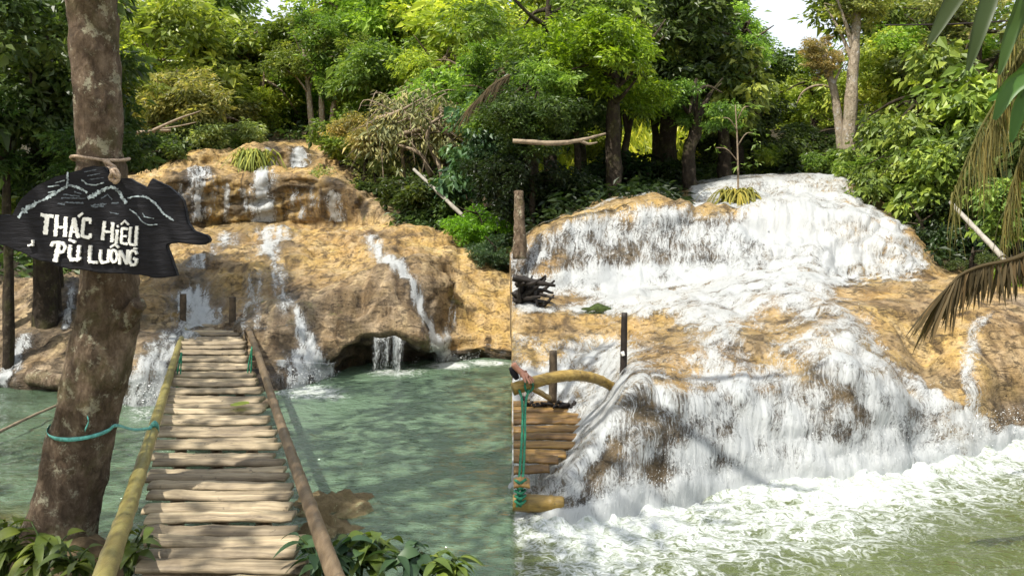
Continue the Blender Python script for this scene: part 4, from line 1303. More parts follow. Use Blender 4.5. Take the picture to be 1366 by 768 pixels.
bridge = empty('bamboo_footbridge', P(292, 700, 4.6) * [1, 1, 0] + [0, 0, .45], 'long bamboo slat footbridge crossing the green pool to the left fall', 'bridge')
B0 = np.array(bridge.location)
DN, DF, ZN, ZF = 3.55, 11.95, 0.42, 0.56
def deck_z(d): return ZN + (ZF - ZN) * (d - DN) / (DF - DN) - .05 * math.sin((d - DN) / (DF - DN) * math.pi)
def deck_edges(d):
    y = HY + (H - deck_z(d)) * F / d
    return np.interp(y, [436, 520, 600, 768, 860], [244, 222, 207, 184, 172]), np.interp(y, [436, 520, 600, 768, 860], [316, 346, 372, 411, 432])
def slat(parent, xl, xr, d, z, w, mat, rg, ridge=2, h=.028, off=None, skew=0.0):
    """split-bamboo slat across the deck: rounded ridges, slight nodes, uneven ends"""
    n = 15
    u = np.linspace(0, 1, n)
    x = xl + (xr - xl) * u
    prof = np.linspace(-1, 1, 8 * ridge + 1)
    yy = prof * w / 2
    hh = h * (.15 + .85 * np.abs(np.sin((prof + 1) / 2 * ridge * np.pi)) ** .5)
    bow = rg.gauss(0, .006) * np.sin(u * np.pi) + .0015 * np.array([rg.gauss(0, 1) for _ in u])
    wob = .0012 * np.array([rg.gauss(0, 1) for _ in u]) * w / .2
    node = np.zeros(n)
    for k in range(2): node[rg.randrange(n)] = .005
    V = np.zeros((n, len(prof), 3)); V2 = V.copy()
    V[..., 0] = x[:, None]; V[..., 1] = d + yy[None] * (1 + 2 * wob[:, None]) + wob[:, None] + skew * (u[:, None] - .5)
    V[..., 2] = z + hh[None] + (bow + node)[:, None]
    V2[:] = V; V2[..., 2] = z - .012 + bow[:, None]
    m = len(prof)
    v = np.concatenate([V.reshape(-1, 3), V2.reshape(-1, 3)])
    i = np.arange(n - 1)[:, None] * m; j = np.arange(m - 1)[None]
    q = np.stack([i + j, i + m + j, i + m + j + 1, i + j + 1], -1).reshape(-1, 4)
    N = n * m
    q2 = q[:, ::-1] + N
    e1 = [[k * m, k * m + N, (k + 1) * m + N, (k + 1) * m] for k in range(n - 1)]
    e2 = [[k * m + m - 1, (k + 1) * m + m - 1, (k + 1) * m + m - 1 + N, k * m + m - 1 + N] for k in range(n - 1)]
    e3 = [[k, k + 1, k + 1 + N, k + N] for k in range(m - 1)]
    b = (n - 1) * m
    e4 = [[b + k + 1, b + k, b + k + N, b + k + 1 + N] for k in range(m - 1)]
    return mesh_np('slat', v - off, np.concatenate([q, q2, np.array(e1 + e2 + e3 + e4)]), mat, parent, True)


rg = random.Random(11)
d = DN
pair = False
while d < DF:
    w = .085 + .03 * rg.random() + .003 * d
    pair = not pair
    gap = rg.choice([.008, .015, .03]) if pair else .015 + .022 * d / 1.7 * rg.uniform(.7, 1.3)
    a, b = deck_edges(d)
    jl, jr = rg.gauss(0, 3.0 * 4 / d), rg.gauss(0, 6.0 * 4 / d)
    s = slat(bridge, (a + jl - CX) / F * d, (b + jr - CX) / F * d, d, deck_z(d) + rg.gauss(0, .006), w, M['slat'], rg, 1, .028, B0, rg.gauss(0, .03))
    d += w + gap
# beams under the deck
for k, fx in enumerate((.2, .5, .8)):
    mb = MB()
    pts = []
    for dd_ in np.linspace(DN - .1, DF + .15, 6):
        a, b = deck_edges(dd_); x = (a + (b - a) * fx - CX) / F * dd_
        pts.append(np.array([x, dd_, deck_z(dd_) - .075]) - B0)
    tube(mb, pts, [.05, .048, .045, .045, .042, .04], 50, 8, .04)
    mb.build('beam', M['railbrown'], bridge)
# cross pole sticking out at the right, half way
mb = MB(); tube(mb, [P(300, 545, 8.0) - B0, P(330, 541, 8.05) - B0, P(362, 537, 8.1) - B0], [.05] * 3, 14, 8, .05); mb.build('cross_pole', M['railbrown'], bridge)
mb = MB(); tube(mb, [P(196, 735, 4.15) - B0 + [0, 0, -.12], P(410, 735, 4.15) - B0 + [0, 0, -.12]], [.06] * 2, 14, 8, .05); mb.build('cross_pole', M['railbrown'], bridge)
# hand rails
rl = [P(86, 935, 2.55), P(139, 768, 3.45), P(174, 668, 4.6), P(202, 580, 6.1), P(225, 505, 8.4), P(240, 457, 10.7), P(252, 430, 12.0)]
mb = MB(); tube(mb, [p - B0 for p in rl], [.052, .048, .046, .043, .040, .038, .036], 110, 12, .02, nodes=bamboo_nodes(17, rg)); mb.build('handrail', M['railgreen'], bridge)
rr = [P(500, 900, 2.75), P(447, 768, 3.45), P(411, 668, 4.45), P(383, 590, 5.8), P(361, 525, 7.5), P(343, 470, 9.8), P(331, 440, 11.2), P(317, 424, 12.0)]
mb = MB(); tube(mb, [p - B0 for p in rr], [.041, .039, .037, .036, .036, .039, .041, .040], 110, 12, .03, nodes=bamboo_nodes(12, rg)); mb.build('handrail', M['railbrown'], bridge)
for x, y0, y1 in ((244, 442, 394), (310, 440, 398)):
    mb = MB(); tube(mb, [P(x, y0 + 14, 11.75) - B0, P(x, y1 - 2, 11.75) - B0], [.05, .046], 14, 9, .08); mb.build('post', M['post'], bridge)
mb = MB(); tube(mb, [P(318, 452, 12.0) - B0, P(319, 418, 12.0) - B0], [.05, .05], 10, 9, .1); mb.build('post', M['post'], bridge)
for x, y0, y1, dd_ in ((239, 470, 521, 8.8), (333, 462, 520, 8.9)):
    mb = MB()
    for q_ in (-2, 2):
        tube(mb, [P(x + 3, y0, dd_) - B0, P(x + q_, (y0 + y1) / 2, dd_) - B0, P(x - 2 + q_ * .5, y1, dd_) - B0], [.008] * 3, 12, 5, .3, True, q_)
    mb.build('lashing', M['cord'], bridge)
mb = MB(); tube(mb, [P(327, 440, 11.2) - B0, P(328, 470, 10.8) - B0, P(331, 505, 10) - B0], [.012] * 3, 10, 5); mb.build('lashing', M['post'], bridge)

# leaf lying on the slats
mb = MB()
c0 = P(320, 562, 7.35); n = 9
c0[2] = deck_z(7.35) + .055
u = np.linspace(0, 1, n)
xx = (u - .5) * .17; ww = .085 * np.sin(np.pi * u ** .8) ** .7
v = np.concatenate([np.stack([xx, ww, .012 + .02 * u], -1), np.stack([xx, 0 * u, .0 + .02 * u], -1), np.stack([xx, -ww, .015 + .01 * u], -1)])
mb.add(v, [[i, i + 1, n + i + 1, n + i] for i in range(n - 1)] + [[n + i, n + i + 1, 2 * n + i + 1, 2 * n + i] for i in range(n - 1)], tint=.75)
lf = mb.build('fallen_leaf', M['leaf']); lf.location = c0; lf.color = (*COLS['bright'], 1)
tag(lf, 'single green leaf lying on the bridge slats near the right rail', 'leaf')

# ------------------------------------------------------------------ tree with the sign
D0 = 5.1
tb = P(88, 690, D0)
bt = empty('sign_tree', [tb[0], tb[1], bankz(np.array([tb[0]]), np.array([tb[1]]))[0] - .06], 'big brown leaning tree trunk carrying the black wooden sign', 'tree')
T0 = np.array(bt.location)
mb = MB()
path = [(70, 745), (86, 690), (104, 605), (124, 520), (142, 430), (146, 380), (141, 300), (134, 210), (129, 110), (124, 0), (120, -160), (125, -330)]
rp = [50, 43, 39, 38, 37, 34, 31, 28, 29, 31, 28, 25]
tube(mb, [P(a, b, D0) - T0 for a, b in path], [r / F * D0 for r in rp], 300, 72, .10, True, 4)
v_ = mb.v[0]; v_ += (fbm(v_ * np.array([16, 16, 7]), 4) * .011 + ridged(v_ * np.array([7, 7, 3.2]), 2) * .008)[:, None] * np.array([1, 1, 0.3]) * np.sign(v_ - v_.mean(0)) * .6
mb.build('trunk', M['bark'], bt)
mb = MB()
tube(mb, [P(158, 432, D0 - .05) - T0, P(172, 425, D0 - .08) - T0, P(180, 412, D0 - .1) - T0, P(186, 405, D0 - .12) - T0], [.085, .06, .042, .05], 16, 12, .25, True, 3)
mb.build('branch_stub', M['bark'], bt)
# limbs and the crown above the frame, whose gaps dapple the trunk and the bridge
mb = MB()
top = P(122, -250, D0) - T0
for (ex, ey, ez, r) in ((1.6, -1.8, 2.6, .1), (2.6, -.4, 2.2, .1), (-.8, -1.5, 2.5, .09), (.6, 1.2, 2.8, .09), (-1.8, .3, 2.2, .08), (.3, -2.6, 2.0, .08)):
    tube(mb, [top - [0, 0, .4], top + np.array([ex * .5, ey * .5, ez * .6]), top + np.array([ex, ey, ez])], [r, r * .7, r * .25], 16, 7, .15)
mb.build('limb', M['bark'], bt)
rng = np.random.default_rng(21)
cc = np.stack([rng.uniform(-4.6, 0.1, 90), rng.uniform(-4.0, 2.4, 90), rng.uniform(1.2, 4.0, 90)], -1) + top
v, t, ti = leaf_cloud(cc, rng.uniform(.3, .7, 90), 60, .17, .42, .6, .7, .25, rng)
k = mesh_np('crown', v, t, M['leaf'], bt, False, dict(tint=ti)); k.color = (*COLS['mid'], 1)

# sign board: outline traced as a real board 35 mm thick standing in front of the trunk
DS = 4.70
def Z2(x, y): return (x / 4.041, 200 + y / 4.041)          # from the enlarged crop to picture directions
outline = [(-70, 400), (-30, 352), (30, 352), (62, 350), (88, 292), (118, 256), (150, 226), (200, 190), (255, 165), (300, 142), (360, 126), (432, 110), (448, 94), (500, 88), (562, 96), (592, 132), (640, 150),
           (700, 150), (735, 168), (772, 196), (786, 206), (800, 180), (816, 158), (860, 172), (900, 195), (932, 216), (965, 240), (984, 262), (996, 300), (1003, 340), (1015, 395), (1040, 425), (1080, 440), (1112, 456),
           (1126, 488), (1118, 504), (1096, 511), (1030, 502), (962, 495), (912, 503), (902, 512), (902, 540), (918, 580), (936, 640), (950, 682), (885, 688), (822, 690), (780, 680), (752, 670), (640, 668), (560, 664), (480, 655), (350, 634), (260, 610),
           (200, 590), (142, 570), (70, 540), (0, 506), (-50, 470)]
sg = empty('sign_board', P(130, 290, DS), 'black carved wooden sign with white hand-painted lettering and mountains hung on the big trunk', 'sign')
S0 = np.array(sg.location)
def board_mesh():
    import bmesh
    bm = bmesh.new()
    pts = []
    for (x, y) in outline:
        a, b = Z2(x, y)
        p = P(a, b, DS) - S0
        pts.append(p)
    pts = np.array(pts)
    # subdivide outline and roughen like sawn, charred wood
    fine = []
    for i in range(len(pts)):
        a, b = pts[i], pts[(i + 1) % len(pts)]
        for k in range(4):
            fine.append(a + (b - a) * k / 4)
    fine = np.array(fine)
    jt = fbm(fine * 14, 3) * .006
    cen = fine.mean(0)
    fine[:, [0, 2]] += jt[:, None]
    vs = [bm.verts.new((p[0], 0.0, p[2])) for p in fine]
    f = bm.faces.new(vs)
    r = bmesh.ops.extrude_face_region(bm, geom=[f])
    for g in r['geom']:
        if isinstance(g, bmesh.types.BMVert):
            g.co.y += .04
    bmesh.ops.recalc_face_normals(bm, faces=bm.faces)
    edges = [e for e in bm.edges if abs(e.verts[0].co.y) < 1e-6 and abs(e.verts[1].co.y) < 1e-6]
    bmesh.ops.bevel(bm, geom=edges, offset=.006, segments=2, affect='EDGES')
    bmesh.ops.triangulate(bm, faces=[f for f in bm.faces if len(f.verts) > 4])
    me = bpy.data.meshes.new('board'); bm.to_mesh(me); bm.free()
    me.materials.append(M['board'])
    o = bpy.data.objects.new('board', me); COL.objects.link(o); o.parent = sg
    return o


board_mesh()


def paint(parent, name, strokes, mat, w, dep=.0035, seed=1, rough=.18):
    """brush strokes raised a little from the board, made of small blocks with ragged edges"""
    mb = MB(); rg = random.Random(seed)
    for si, st in enumerate(strokes):
        ww = w
        if isinstance(st, tuple): st, ww = st
        pts = np.array([(P(*Z2(x, y), DS) - S0)[[0, 2]] for x, y in st])
        dens = []
        for i in range(len(pts) - 1):
            L = np.linalg.norm(pts[i + 1] - pts[i]); m = max(2, int(L / .006))
            for k in range(m): dens.append(pts[i] + (pts[i + 1] - pts[i]) * k / m)
        dens.append(pts[-1]); dens = np.array(dens)
        tg = np.gradient(dens, axis=0); tg /= np.linalg.norm(tg, axis=1)[:, None] + 1e-9
        s = np.stack([-tg[:, 1], tg[:, 0]], -1)
        hw = ww / 4.041 / F * DS / 2
        n = len(dens)
        l = dens + s * (hw * (1 + rough * np.array([rg.gauss(0, 1) for _ in range(n)])))[:, None]
        r = dens - s * (hw * (1 + rough * np.array([rg.gauss(0, 1) for _ in range(n)])))[:, None]
        y = -dep - .0004 * si
        tp = lambda a, yy: np.stack([a[:, 0], np.full(n, yy), a[:, 1]], -1)
        v = np.concatenate([tp(l, y), tp(r, y), tp(l, .001), tp(r, .001)])
        q = []
        for i in range(n - 1):
            q += [[i, i + 1, n + i + 1, n + i], [2 * n + i, i + 2 * n + 1, i + 1, i], [n + i, n + i + 1, 3 * n + i + 1, 3 * n + i]]
        q += [[0, n, 3 * n, 2 * n], [n - 1, 3 * n - 1, 4 * n - 1, 2 * n - 1]]
        mb.add(v, q)
    return mb.build(name, mat, parent, False)


el = [(620 + 17 * math.cos(a), 571 + 33 * math.sin(a)) for a in np.linspace(0, 2 * math.pi, 15)]
letters = [
    ([(220, 350), (290, 358)], 18), ([(256, 352), (245, 456)], 24),
    ([(309, 350), (300, 466)], 22), ([(357, 360), (352, 468)], 20), ([(304, 414), (354, 418)], 13),
    ([(400, 366), (380, 470)], 16), ([(400, 366), (425, 474)], 19), ([(388, 440), (420, 443)], 10), ([(424, 360), (449, 340)], 12),
    ([(494, 374), (455, 372), (450, 400), (446, 465), (486, 474)], 17), ([(488, 474), (490, 450)], 14), ([(490, 374), (489, 398)], 12),
    ([(566, 384), (555, 486)], 17), ([(611, 390), (606, 497)], 17), ([(560, 438), (608, 443)], 11),
    ([(636, 430), (629, 505)], 15), ([(634, 412), (642, 410)], 13),
    ([(694, 426), (662, 421), (655, 500), (692, 508)], 13), ([(660, 462), (686, 466)], 11), ([(656, 402), (676, 382), (697, 404)], 9),
    ([(708, 414), (700, 498), (708, 508), (736, 511)], 13), ([(741, 410), (735, 515)], 15),
    ([(322, 500), (301, 602)], 25), ([(280, 518), (290, 500), (312, 498), (344, 502), (356, 522), (346, 550), (312, 555)], 15),
    ([(384, 512), (377, 570), (388, 590), (428, 592)], 18), ([(432, 514), (424, 580), (440, 588)], 16), ([(376, 482), (412, 497)], 13),
    ([(492, 514), (486, 602)], 16), ([(484, 602), (532, 606)], 14),
    ([(548, 538), (543, 588), (556, 606), (584, 602)], 14), ([(593, 535), (588, 606)], 15),
    (el, 13), ([(600, 524), (625, 508), (645, 526)], 10),
    ([(654, 540), (650, 616)], 14), ([(654, 542), (688, 614)], 12), ([(694, 538), (690, 616)], 13),
    ([(742, 562), (735, 545), (716, 541), (705, 562), (703, 600), (714, 618), (734, 618), (742, 590), (724, 584)], 13), ([(726, 528), (744, 532)], 8),
    ([(181, 484), (184, 500), (174, 512), (158, 514)], 8), ([(180, 512), (186, 514)], 8),
]
paint(sg, 'lettering', letters, M['paint'], 14)
mount = [([(98, 366), (120, 338), (150, 308), (200, 282), (250, 262), (300, 232), (345, 205), (372, 190), (405, 196), (448, 215), (470, 232)], 11), ([(125, 335), (150, 312), (195, 290)], 22), ([(250, 262), (305, 228)], 18),
         ([(475, 262), (520, 234), (560, 215), (598, 200), (620, 206), (640, 226), (660, 255), (684, 288)], 15), ([(480, 258), (540, 224)], 20),
         ([(690, 262), (720, 252), (770, 250), (805, 262), (840, 290), (865, 322), (890, 350), (938, 382)], 8), ([(365, 120), (366, 160), (362, 205)], 9),
         ([(440, 160), (470, 185), (520, 190), (560, 176)], 6), ([(700, 320), (735, 345), (770, 388), (800, 405), (850, 402)], 4), ([(770, 340), (780, 360), (830, 370)], 4),
         ([(260, 200), (320, 190)], 6), ([(300, 178), (350, 165)], 6), ([(262, 230), (300, 222)], 6)]
paint(sg, 'painted_mountains', mount, M['paintblue'], 10, .002, 4, .4)
wash = [([(490, 300), (575, 290)], 9), ([(500, 308), (560, 304)], 7), ([(600, 290), (640, 284)], 6), ([(340, 240), (430, 250)], 6), ([(330, 258), (460, 262)], 6), ([(350, 282), (450, 288)], 7), ([(310, 290), (350, 292)], 8), ([(545, 262), (580, 240), (605, 268)], 5), ([(400, 225), (440, 236)], 6), ([(590, 336), (640, 346)], 5), ([(470, 140), (540, 128)], 4), ([(480, 160), (560, 150)], 4), ([(455, 120), (520, 106)], 4)]
M['wash'] = mat_plain('grey_wash', (0.10, 0.12, 0.14), .7, .5, 60)
for wi, st_ in enumerate(wash):
    paint(sg, 'brush_mark', [st_], M['wash'], 6, .001, 6 + wi, .5)

# rope holding the sign
mb = MB()
R_ = 33 / F * D0
ring = []
cx, cy = P(134, 213, D0)[0], D0
for a in np.linspace(0, 2 * math.pi, 25):
    ring.append(np.array([cx + math.cos(a) * R_ * 1.05, cy + math.sin(a) * R_ * 1.05, P(0, 213, D0)[2] + .012 * math.sin(2 * a)]))
tube(mb, ring, [.011] * 3, 70, 6, .15)
kn = P(147, 219, D0 - .22)
for s in (-1, 1):
    tube(mb, [P(143, 213, D0 - .2), kn + [s * .012, 0, -.02], P(150, 228, D0 - .46), P(152 + s * 5, 238, D0 - .46), P(155, 243, D0 - .46)], [.011] * 5, 30, 6, .15)
tube(mb, [kn + [-.03, 0, .02], kn + [.01, -.03, .0], kn + [.03, 0, -.03], kn + [-.01, .02, -.03], kn + [-.03, 0, .02]], [.013] * 5, 26, 6, .2)
tube(mb, [P(148, 230, D0 - .45), P(155, 226, D0 - .46), P(159, 238, D0 - .46), P(153, 244, D0 - .46), P(149, 234, D0 - .45)], [.010] * 5, 26, 6, .2)
ro = mb.build('sign_rope', M['rope']); tag(ro, 'knotted tan rope tied round the big trunk above the sign', 'rope')

# turquoise ribbon from the trunk to the left rail
def strip(mb, pts, w, n=50, up=np.array([0, 0, 1.0]), twist=.0):
    c = resample(pts, n)
    ph = np.sin(np.linspace(0, 9, n)) * twist
    wv = up[None] * np.cos(ph)[:, None] + np.array([0, -1.0, 0])[None] * np.sin(ph)[:, None]
    a, b = c + wv * w / 2, c - wv * w / 2
    th = np.array([0, .004, 0])
    v = np.concatenate([a, b, a + th, b + th])
    q = []
    for i in range(n - 1):
        q += [[i, i + 1, n + i + 1, n + i], [3 * n + i, 3 * n + i + 1, 2 * n + i + 1, 2 * n + i], [i, 2 * n + i, 2 * n + i + 1, i + 1], [n + i, n + i + 1, 3 * n + i + 1, 3 * n + i]]
    mb.add(v, q)


mb = MB()
rb = 44 / F * D0
c_ = P(113, 568, D0)
pts = []
for a in np.linspace(math.pi * 1.02, math.pi * 1.98, 9):
    pts.append(np.array([c_[0] + math.cos(a) * rb, D0 + math.sin(a) * rb, P(0, 566 + 8 * math.sin((a - math.pi)), D0)[2]]))
strip(mb, pts + [P(180, 573, 5.6), P(207, 570, 6.25)], .024, 70, twist=.5)
strip(mb, [P(113, 574, D0 - .23), P(118, 562, D0 - .24), P(116, 556, D0 - .24)], .02, 12)
strip(mb, [P(198, 573, 6.2), P(206, 565, 6.15), P(212, 572, 6.2), P(205, 577, 6.25)], .05, 20)
rbn = mb.build('turquoise_ribbon', M['ribbon']); tag(rbn, 'turquoise plastic ribbon tied from the big trunk to the left bamboo rail', 'ribbon')
# thin pole lying in the water at the left
stick('thin_pole', 'thin pale pole lying slanted in the shallow water left of the big trunk', 'pole', [P(-20, 585, 7.7), P(40, 556, 8.5), P(100, 530, 9.4)], [.018, .016, .014], M['drywood'])
stick('fallen_root', 'brown rounded root lying on the bank behind the big trunk at the waterline', 'root', [P(40, 502, 10.4), P(75, 508, 10.2), P(105, 505, 10.1), P(125, 470, 10.3)], [.11, .1, .09, .06], M['bark'])

# ------------------------------------------------------------------ foreground plants
def plant(name, label, base, specs, col, cat='plant', group='leafy plants on the near bank'):
    """specs: (tip direction vector, stem height, leaf length, leaf width)"""
    o = empty(name, base, label, cat, group)
    st, lv = MB(), MB()
    rg = random.Random(int(abs(base[0]) * 1000))
    for (dx, dy, h, L, W) in specs:
        top = np.array([dx * .35, dy * .35, h])
        tube(st, [np.array([0, 0, -.08]), np.array([dx * .1, dy * .1, h * .6]), top], [.008, .006, .004], 8, 5)
        for s_ in range(4):
            a = rg.uniform(0, 6.28); L_ = L * rg.uniform(.65, 1.15)
            di = np.array([math.cos(a), math.sin(a), 0]) * .8 + np.array([dx, dy, 0]) * .5
            di /= np.linalg.norm(di)
            b0 = top * (1 - .16 * s_) + [0, 0, 0]
            n = 8; u = np.linspace(0, 1, n)
            rise = rg.uniform(.1, .5)
            mid = b0 + di[None] * (u * L_)[:, None] + np.array([0, 0, 1])[None] * (L_ * (rise * u - (rise + .35) * u ** 2))[:, None]
            sd = np.cross(di, [0, 0, 1])
            roll = rg.gauss(0, .35); sd = sd * math.cos(roll) + np.array([0, 0, 1]) * math.sin(roll)
            wv = W * rg.uniform(.8, 1.15) * .5 * np.sin(np.pi * u ** .75) ** .9
            fold = .28
            A = mid + sd[None] * wv[:, None] + np.array([0, 0, 1])[None] * (wv * fold)[:, None]
            B = mid - sd[None] * wv[:, None] + np.array([0, 0, 1])[None] * (wv * fold)[:, None]
            v = np.concatenate([A, mid, B])
            q = [[i, i + 1, n + i + 1, n + i] for i in range(n - 1)] + [[n + i, n + i + 1, 2 * n + i + 1, 2 * n + i] for i in range(n - 1)]
            lv.add(v, q, tint=np.clip(rg.gauss(.5, .2), 0, 1))
    st.build('stem', M['leaf'], o).color = (*COLS['mid'], 1)
    f = lv.build('foliage', M['leafgloss'], o); f.color = (*col, 1)
    return o


rg = random.Random(3)
def rs(n, sp, h, L, W):
    return [(rg.uniform(-sp, sp), rg.uniform(-sp, sp * .6), h * rg.uniform(.5, 1.2), L * rg.uniform(.8, 1.2), W * rg.uniform(.8, 1.2)) for _ in range(n)]


def on_bank(px, py, d):
    p = P(px, py, d); p[2] = max(P(px, 772, d)[2], bankz(np.array([p[0]]), np.array([p[1]]))[0] - .05)
    return p


for lab, px_, d_, n, h, L, W, c in [
    ('bright leafy plant in the bottom left corner', 5, 4.5, 9, .26, .24, .075, 'bright'),
    ('broad-leaved plant directly below the big trunk', 60, 4.45, 9, .26, .25, .08, 'bright'),
    ('leafy plant between the big trunk and the left rail', 100, 4.3, 6, .16, .2, .065, 'mid'),
    ('small leafy sprig right of the left rail beside the bridge', 172, 4.2, 4, .22, .14, .06, 'bright'),
    ('leafy plant at the left edge behind the corner plant', -25, 4.9, 7, .3, .24, .08, 'mid')]:
    plant('leafy_plant', lab, on_bank(px_, 740, d_), rs(n + 4, .32, h * .95, L * .72, W * .78), tuple(x * .36 for x in COLS[c]))
for lab, px_, d_, n, h, L, W, c in [
    ('dark green pointed-leaf plant right beside the right bamboo rail', 455, 4.45, 8, .22, .2, .075, 'blue'),
    ('green pointed-leaf plant second from the right bamboo rail', 500, 4.5, 9, .2, .2, .075, 'mid'),
    ('green pointed-leaf plant in the middle of the near right patch', 545, 4.4, 9, .16, .19, .07, 'blue'),
    ('low leafy plant right end of the near patch beside the pool', 600, 4.25, 8, .12, .17, .06, 'mid'),
    ('small leafy plant between the right rail and the slats', 425, 4.1, 5, .18, .17, .06, 'blue'),
    ('tall stem with pointed leaves behind the near right patch', 480, 4.75, 6, .26, .18, .065, 'mid')]:
    plant('leafy_plant', lab, on_bank(px_, 740, d_), rs(n + 3, .32, h, L * .8, W * .85), tuple(x * .62 for x in COLS[c]))

# ------------------------------------------------------------------ bridge end and rail in the torrent (right)
b2 = empty('bamboo_bridge_end', P(700, 660, 6.2) * [1, 1, 0] + [0, 0, .2], 'wet bamboo bridge end with curved rail running into the white torrent', 'bridge')
B2 = np.array(b2.location)
rg = random.Random(17)
d = 6.0
while d < 8.35:
    z = .24 + .02 * (d - 6)
    y = HY + (H - z) * F / d
    xr = np.interp(y, [530, 545, 560, 650], [832, 818, 800, 708]) + rg.gauss(0, 4)
    w = .12 + .04 * rg.random()
    slat(b2, .012, (xr - CX) / F * d, d, z + rg.gauss(0, .006), w, M['slatwet'], rg, 1, .03, B2, rg.gauss(0, .03))
    d += w + rg.choice([.05, .08, .14])
mb = MB(); tube(mb, [P(684, 670, 6.05) - B2, P(718, 671, 6.05) - B2, P(752, 672, 6.05) - B2], [.062, .064, .058], 26, 12, .04, nodes=[.3, .75]); mb.build('edge_beam', M['railochre'], b2)
mb = MB(); tube(mb, [P(684, 519, 7.05) - B2, P(715, 509, 7.1) - B2, P(745, 502, 7.2) - B2, P(775, 501, 7.35) - B2, P(803, 508, 7.5) - B2, P(829, 524, 7.65) - B2], [.056, .053, .052, .05, .046, .04], 60, 12, .03, nodes=[.12, .3, .5, .68, .8, .9]); mb.build('handrail', M['railochre'], b2)
mb = MB(); tube(mb, [P(737, 536, 7.95) - B2, P(738, 500, 7.95) - B2, P(738, 468, 7.95) - B2], [.04, .04, .037], 14, 10, .06); mb.build('post', M['post'], b2)
mb = MB(); tube(mb, [P(830, 545, 7.75) - B2, P(832, 470, 7.75) - B2, P(833, 417, 7.75) - B2], [.035, .032, .029], 18, 10, .06); pk = mb.build('post', M['postdark'], b2); pk['label'] = 'tall dark post at the end of the curved rail'
mb = MB(); tube(mb, [P(830, 469, 7.71) - B2, P(832, 474, 7.71) - B2], [.017, .017], 6, 8, .2); mb.build('tag', M['pale'], pk)
mb = MB(); tube(mb, [P(700, 512, 7.3) - B2, P(718, 522, 7.6) - B2, P(733, 531, 7.8) - B2], [.03, .028, .025], 12, 8, .1); mb.build('cross_pole', M['railochre'], b2)
mb = MB()
tube(mb, [P(707, 505, 7.02) - B2, P(700, 512, 6.98) - B2, P(704, 524, 7.0) - B2, P(711, 516, 7.02) - B2, P(707, 505, 7.02) - B2], [.010] * 5, 22, 5, .2)
for s in (-1, 1):
    tube(mb, [P(699 + s * 6, 520, 7.0) - B2, P(699 + s * 2, 540, 6.8) - B2, P(698 + s * 2, 590, 6.4) - B2, P(695 + s * 2.5, 640, 6.05) - B2, P(692 + s * 2, 676, 5.95) - B2], [.011] * 5, 40, 5, .25, True, s)
for k in range(5):
    tube(mb, [P(687, 640 + 7 * k, 5.96) - B2, P(694, 644 + 7 * k, 5.93) - B2, P(701, 639 + 7 * k, 5.97) - B2], [.012] * 3, 8, 5, .3, True, k)
mb.build('lashing', M['cord'], b2)
# debris along the far slat
mb = MB()
for k in range(60):
    x = rg.uniform(700, 835); y = np.interp(x, [700, 770, 835], [558, 547, 532]) + rg.gauss(0, 3)
    p = P(x, y, np.interp(x, [700, 835], [8.15, 7.9])) - B2
    p[2] = .30 - B2[2] + abs(rg.gauss(0, .02))
    e = p + np.array([rg.gauss(0, .07), rg.gauss(0, .04), rg.gauss(.02, .025)])
    tube(mb, [p, (p + e) / 2 + [0, 0, .01], e], [.016, .018, .006], 5, 5, .4, True, k)
db = mb.build('wet_debris', M['driftwood'], None, True, -B2)
tag(db, kind='stuff')


# hand resting on the curved rail: one continuous skinned surface, five separate fingers
def hand():
    pts = [(683.5, 484, 7.02), (690, 492, 7.02), (696, 497.5, 7.02)]
    V = [P(*p) for p in pts]; R = [.040, .032, .038]; E = [(0, 1), (1, 2)]
    def chain(root, lst, rads):
        prev = root
        for p, r in zip(lst, rads):
            V.append(P(*p)); R.append(r); E.append((prev, len(V) - 1)); prev = len(V) - 1
    chain(2, [(701, 499.5, 6.99)], [.030]); k = 3
    chain(k, [(704.5, 500.5, 7.035), (708.5, 503, 7.05), (712, 507.5, 7.05)], [.0115, .0105, .009])
    chain(k, [(704.2, 501.5, 7.00), (708.5, 504.5, 6.99), (711.8, 510, 6.99)], [.0115, .0105, .009])
    chain(k, [(703.2, 502.6, 6.965), (707, 506.2, 6.945), (709.6, 511.6, 6.945)], [.0112, .010, .0088])
    chain(k, [(702, 503.5, 6.93), (704.8, 507.5, 6.905), (706.5, 512, 6.90)], [.010, .009, .008])
    chain(2, [(697.5, 501, 6.95), (699.5, 506, 6.915), (701.5, 510.5, 6.905)], [.014, .012, .0095])
    me = bpy.data.meshes.new('person')
    o0 = V[0]
    me.from_pydata([tuple(v - o0) for v in V], E, [])
    o = bpy.data.objects.new('person', me); COL.objects.link(o); o.location = o0
    m = o.modifiers.new('skin', 'SKIN'); m.use_smooth_shade = True
    for i, r in enumerate(R):
        me.skin_vertices[0].data[i].radius = (r, r * .8)
    me.skin_vertices[0].data[0].use_root = True
    s = o.modifiers.new('sub', 'SUBSURF'); s.levels = 2; s.render_levels = 2
    me.materials.append(M['skin'])
    tag(o, 'bare forearm and hand of a person resting on the curved bamboo rail', 'person')
    mb = MB()
    tube(mb, [P(683.5, 490, 7.05) - o0, P(686, 498, 7.06) - o0, P(690, 505, 7.07) - o0], [.03, .032, .02], 10, 10, .15)
    mb.build('sleeve', M['sleeve'], o)


try:
    hand()
except Exception as ex:
    print('HAND', ex)

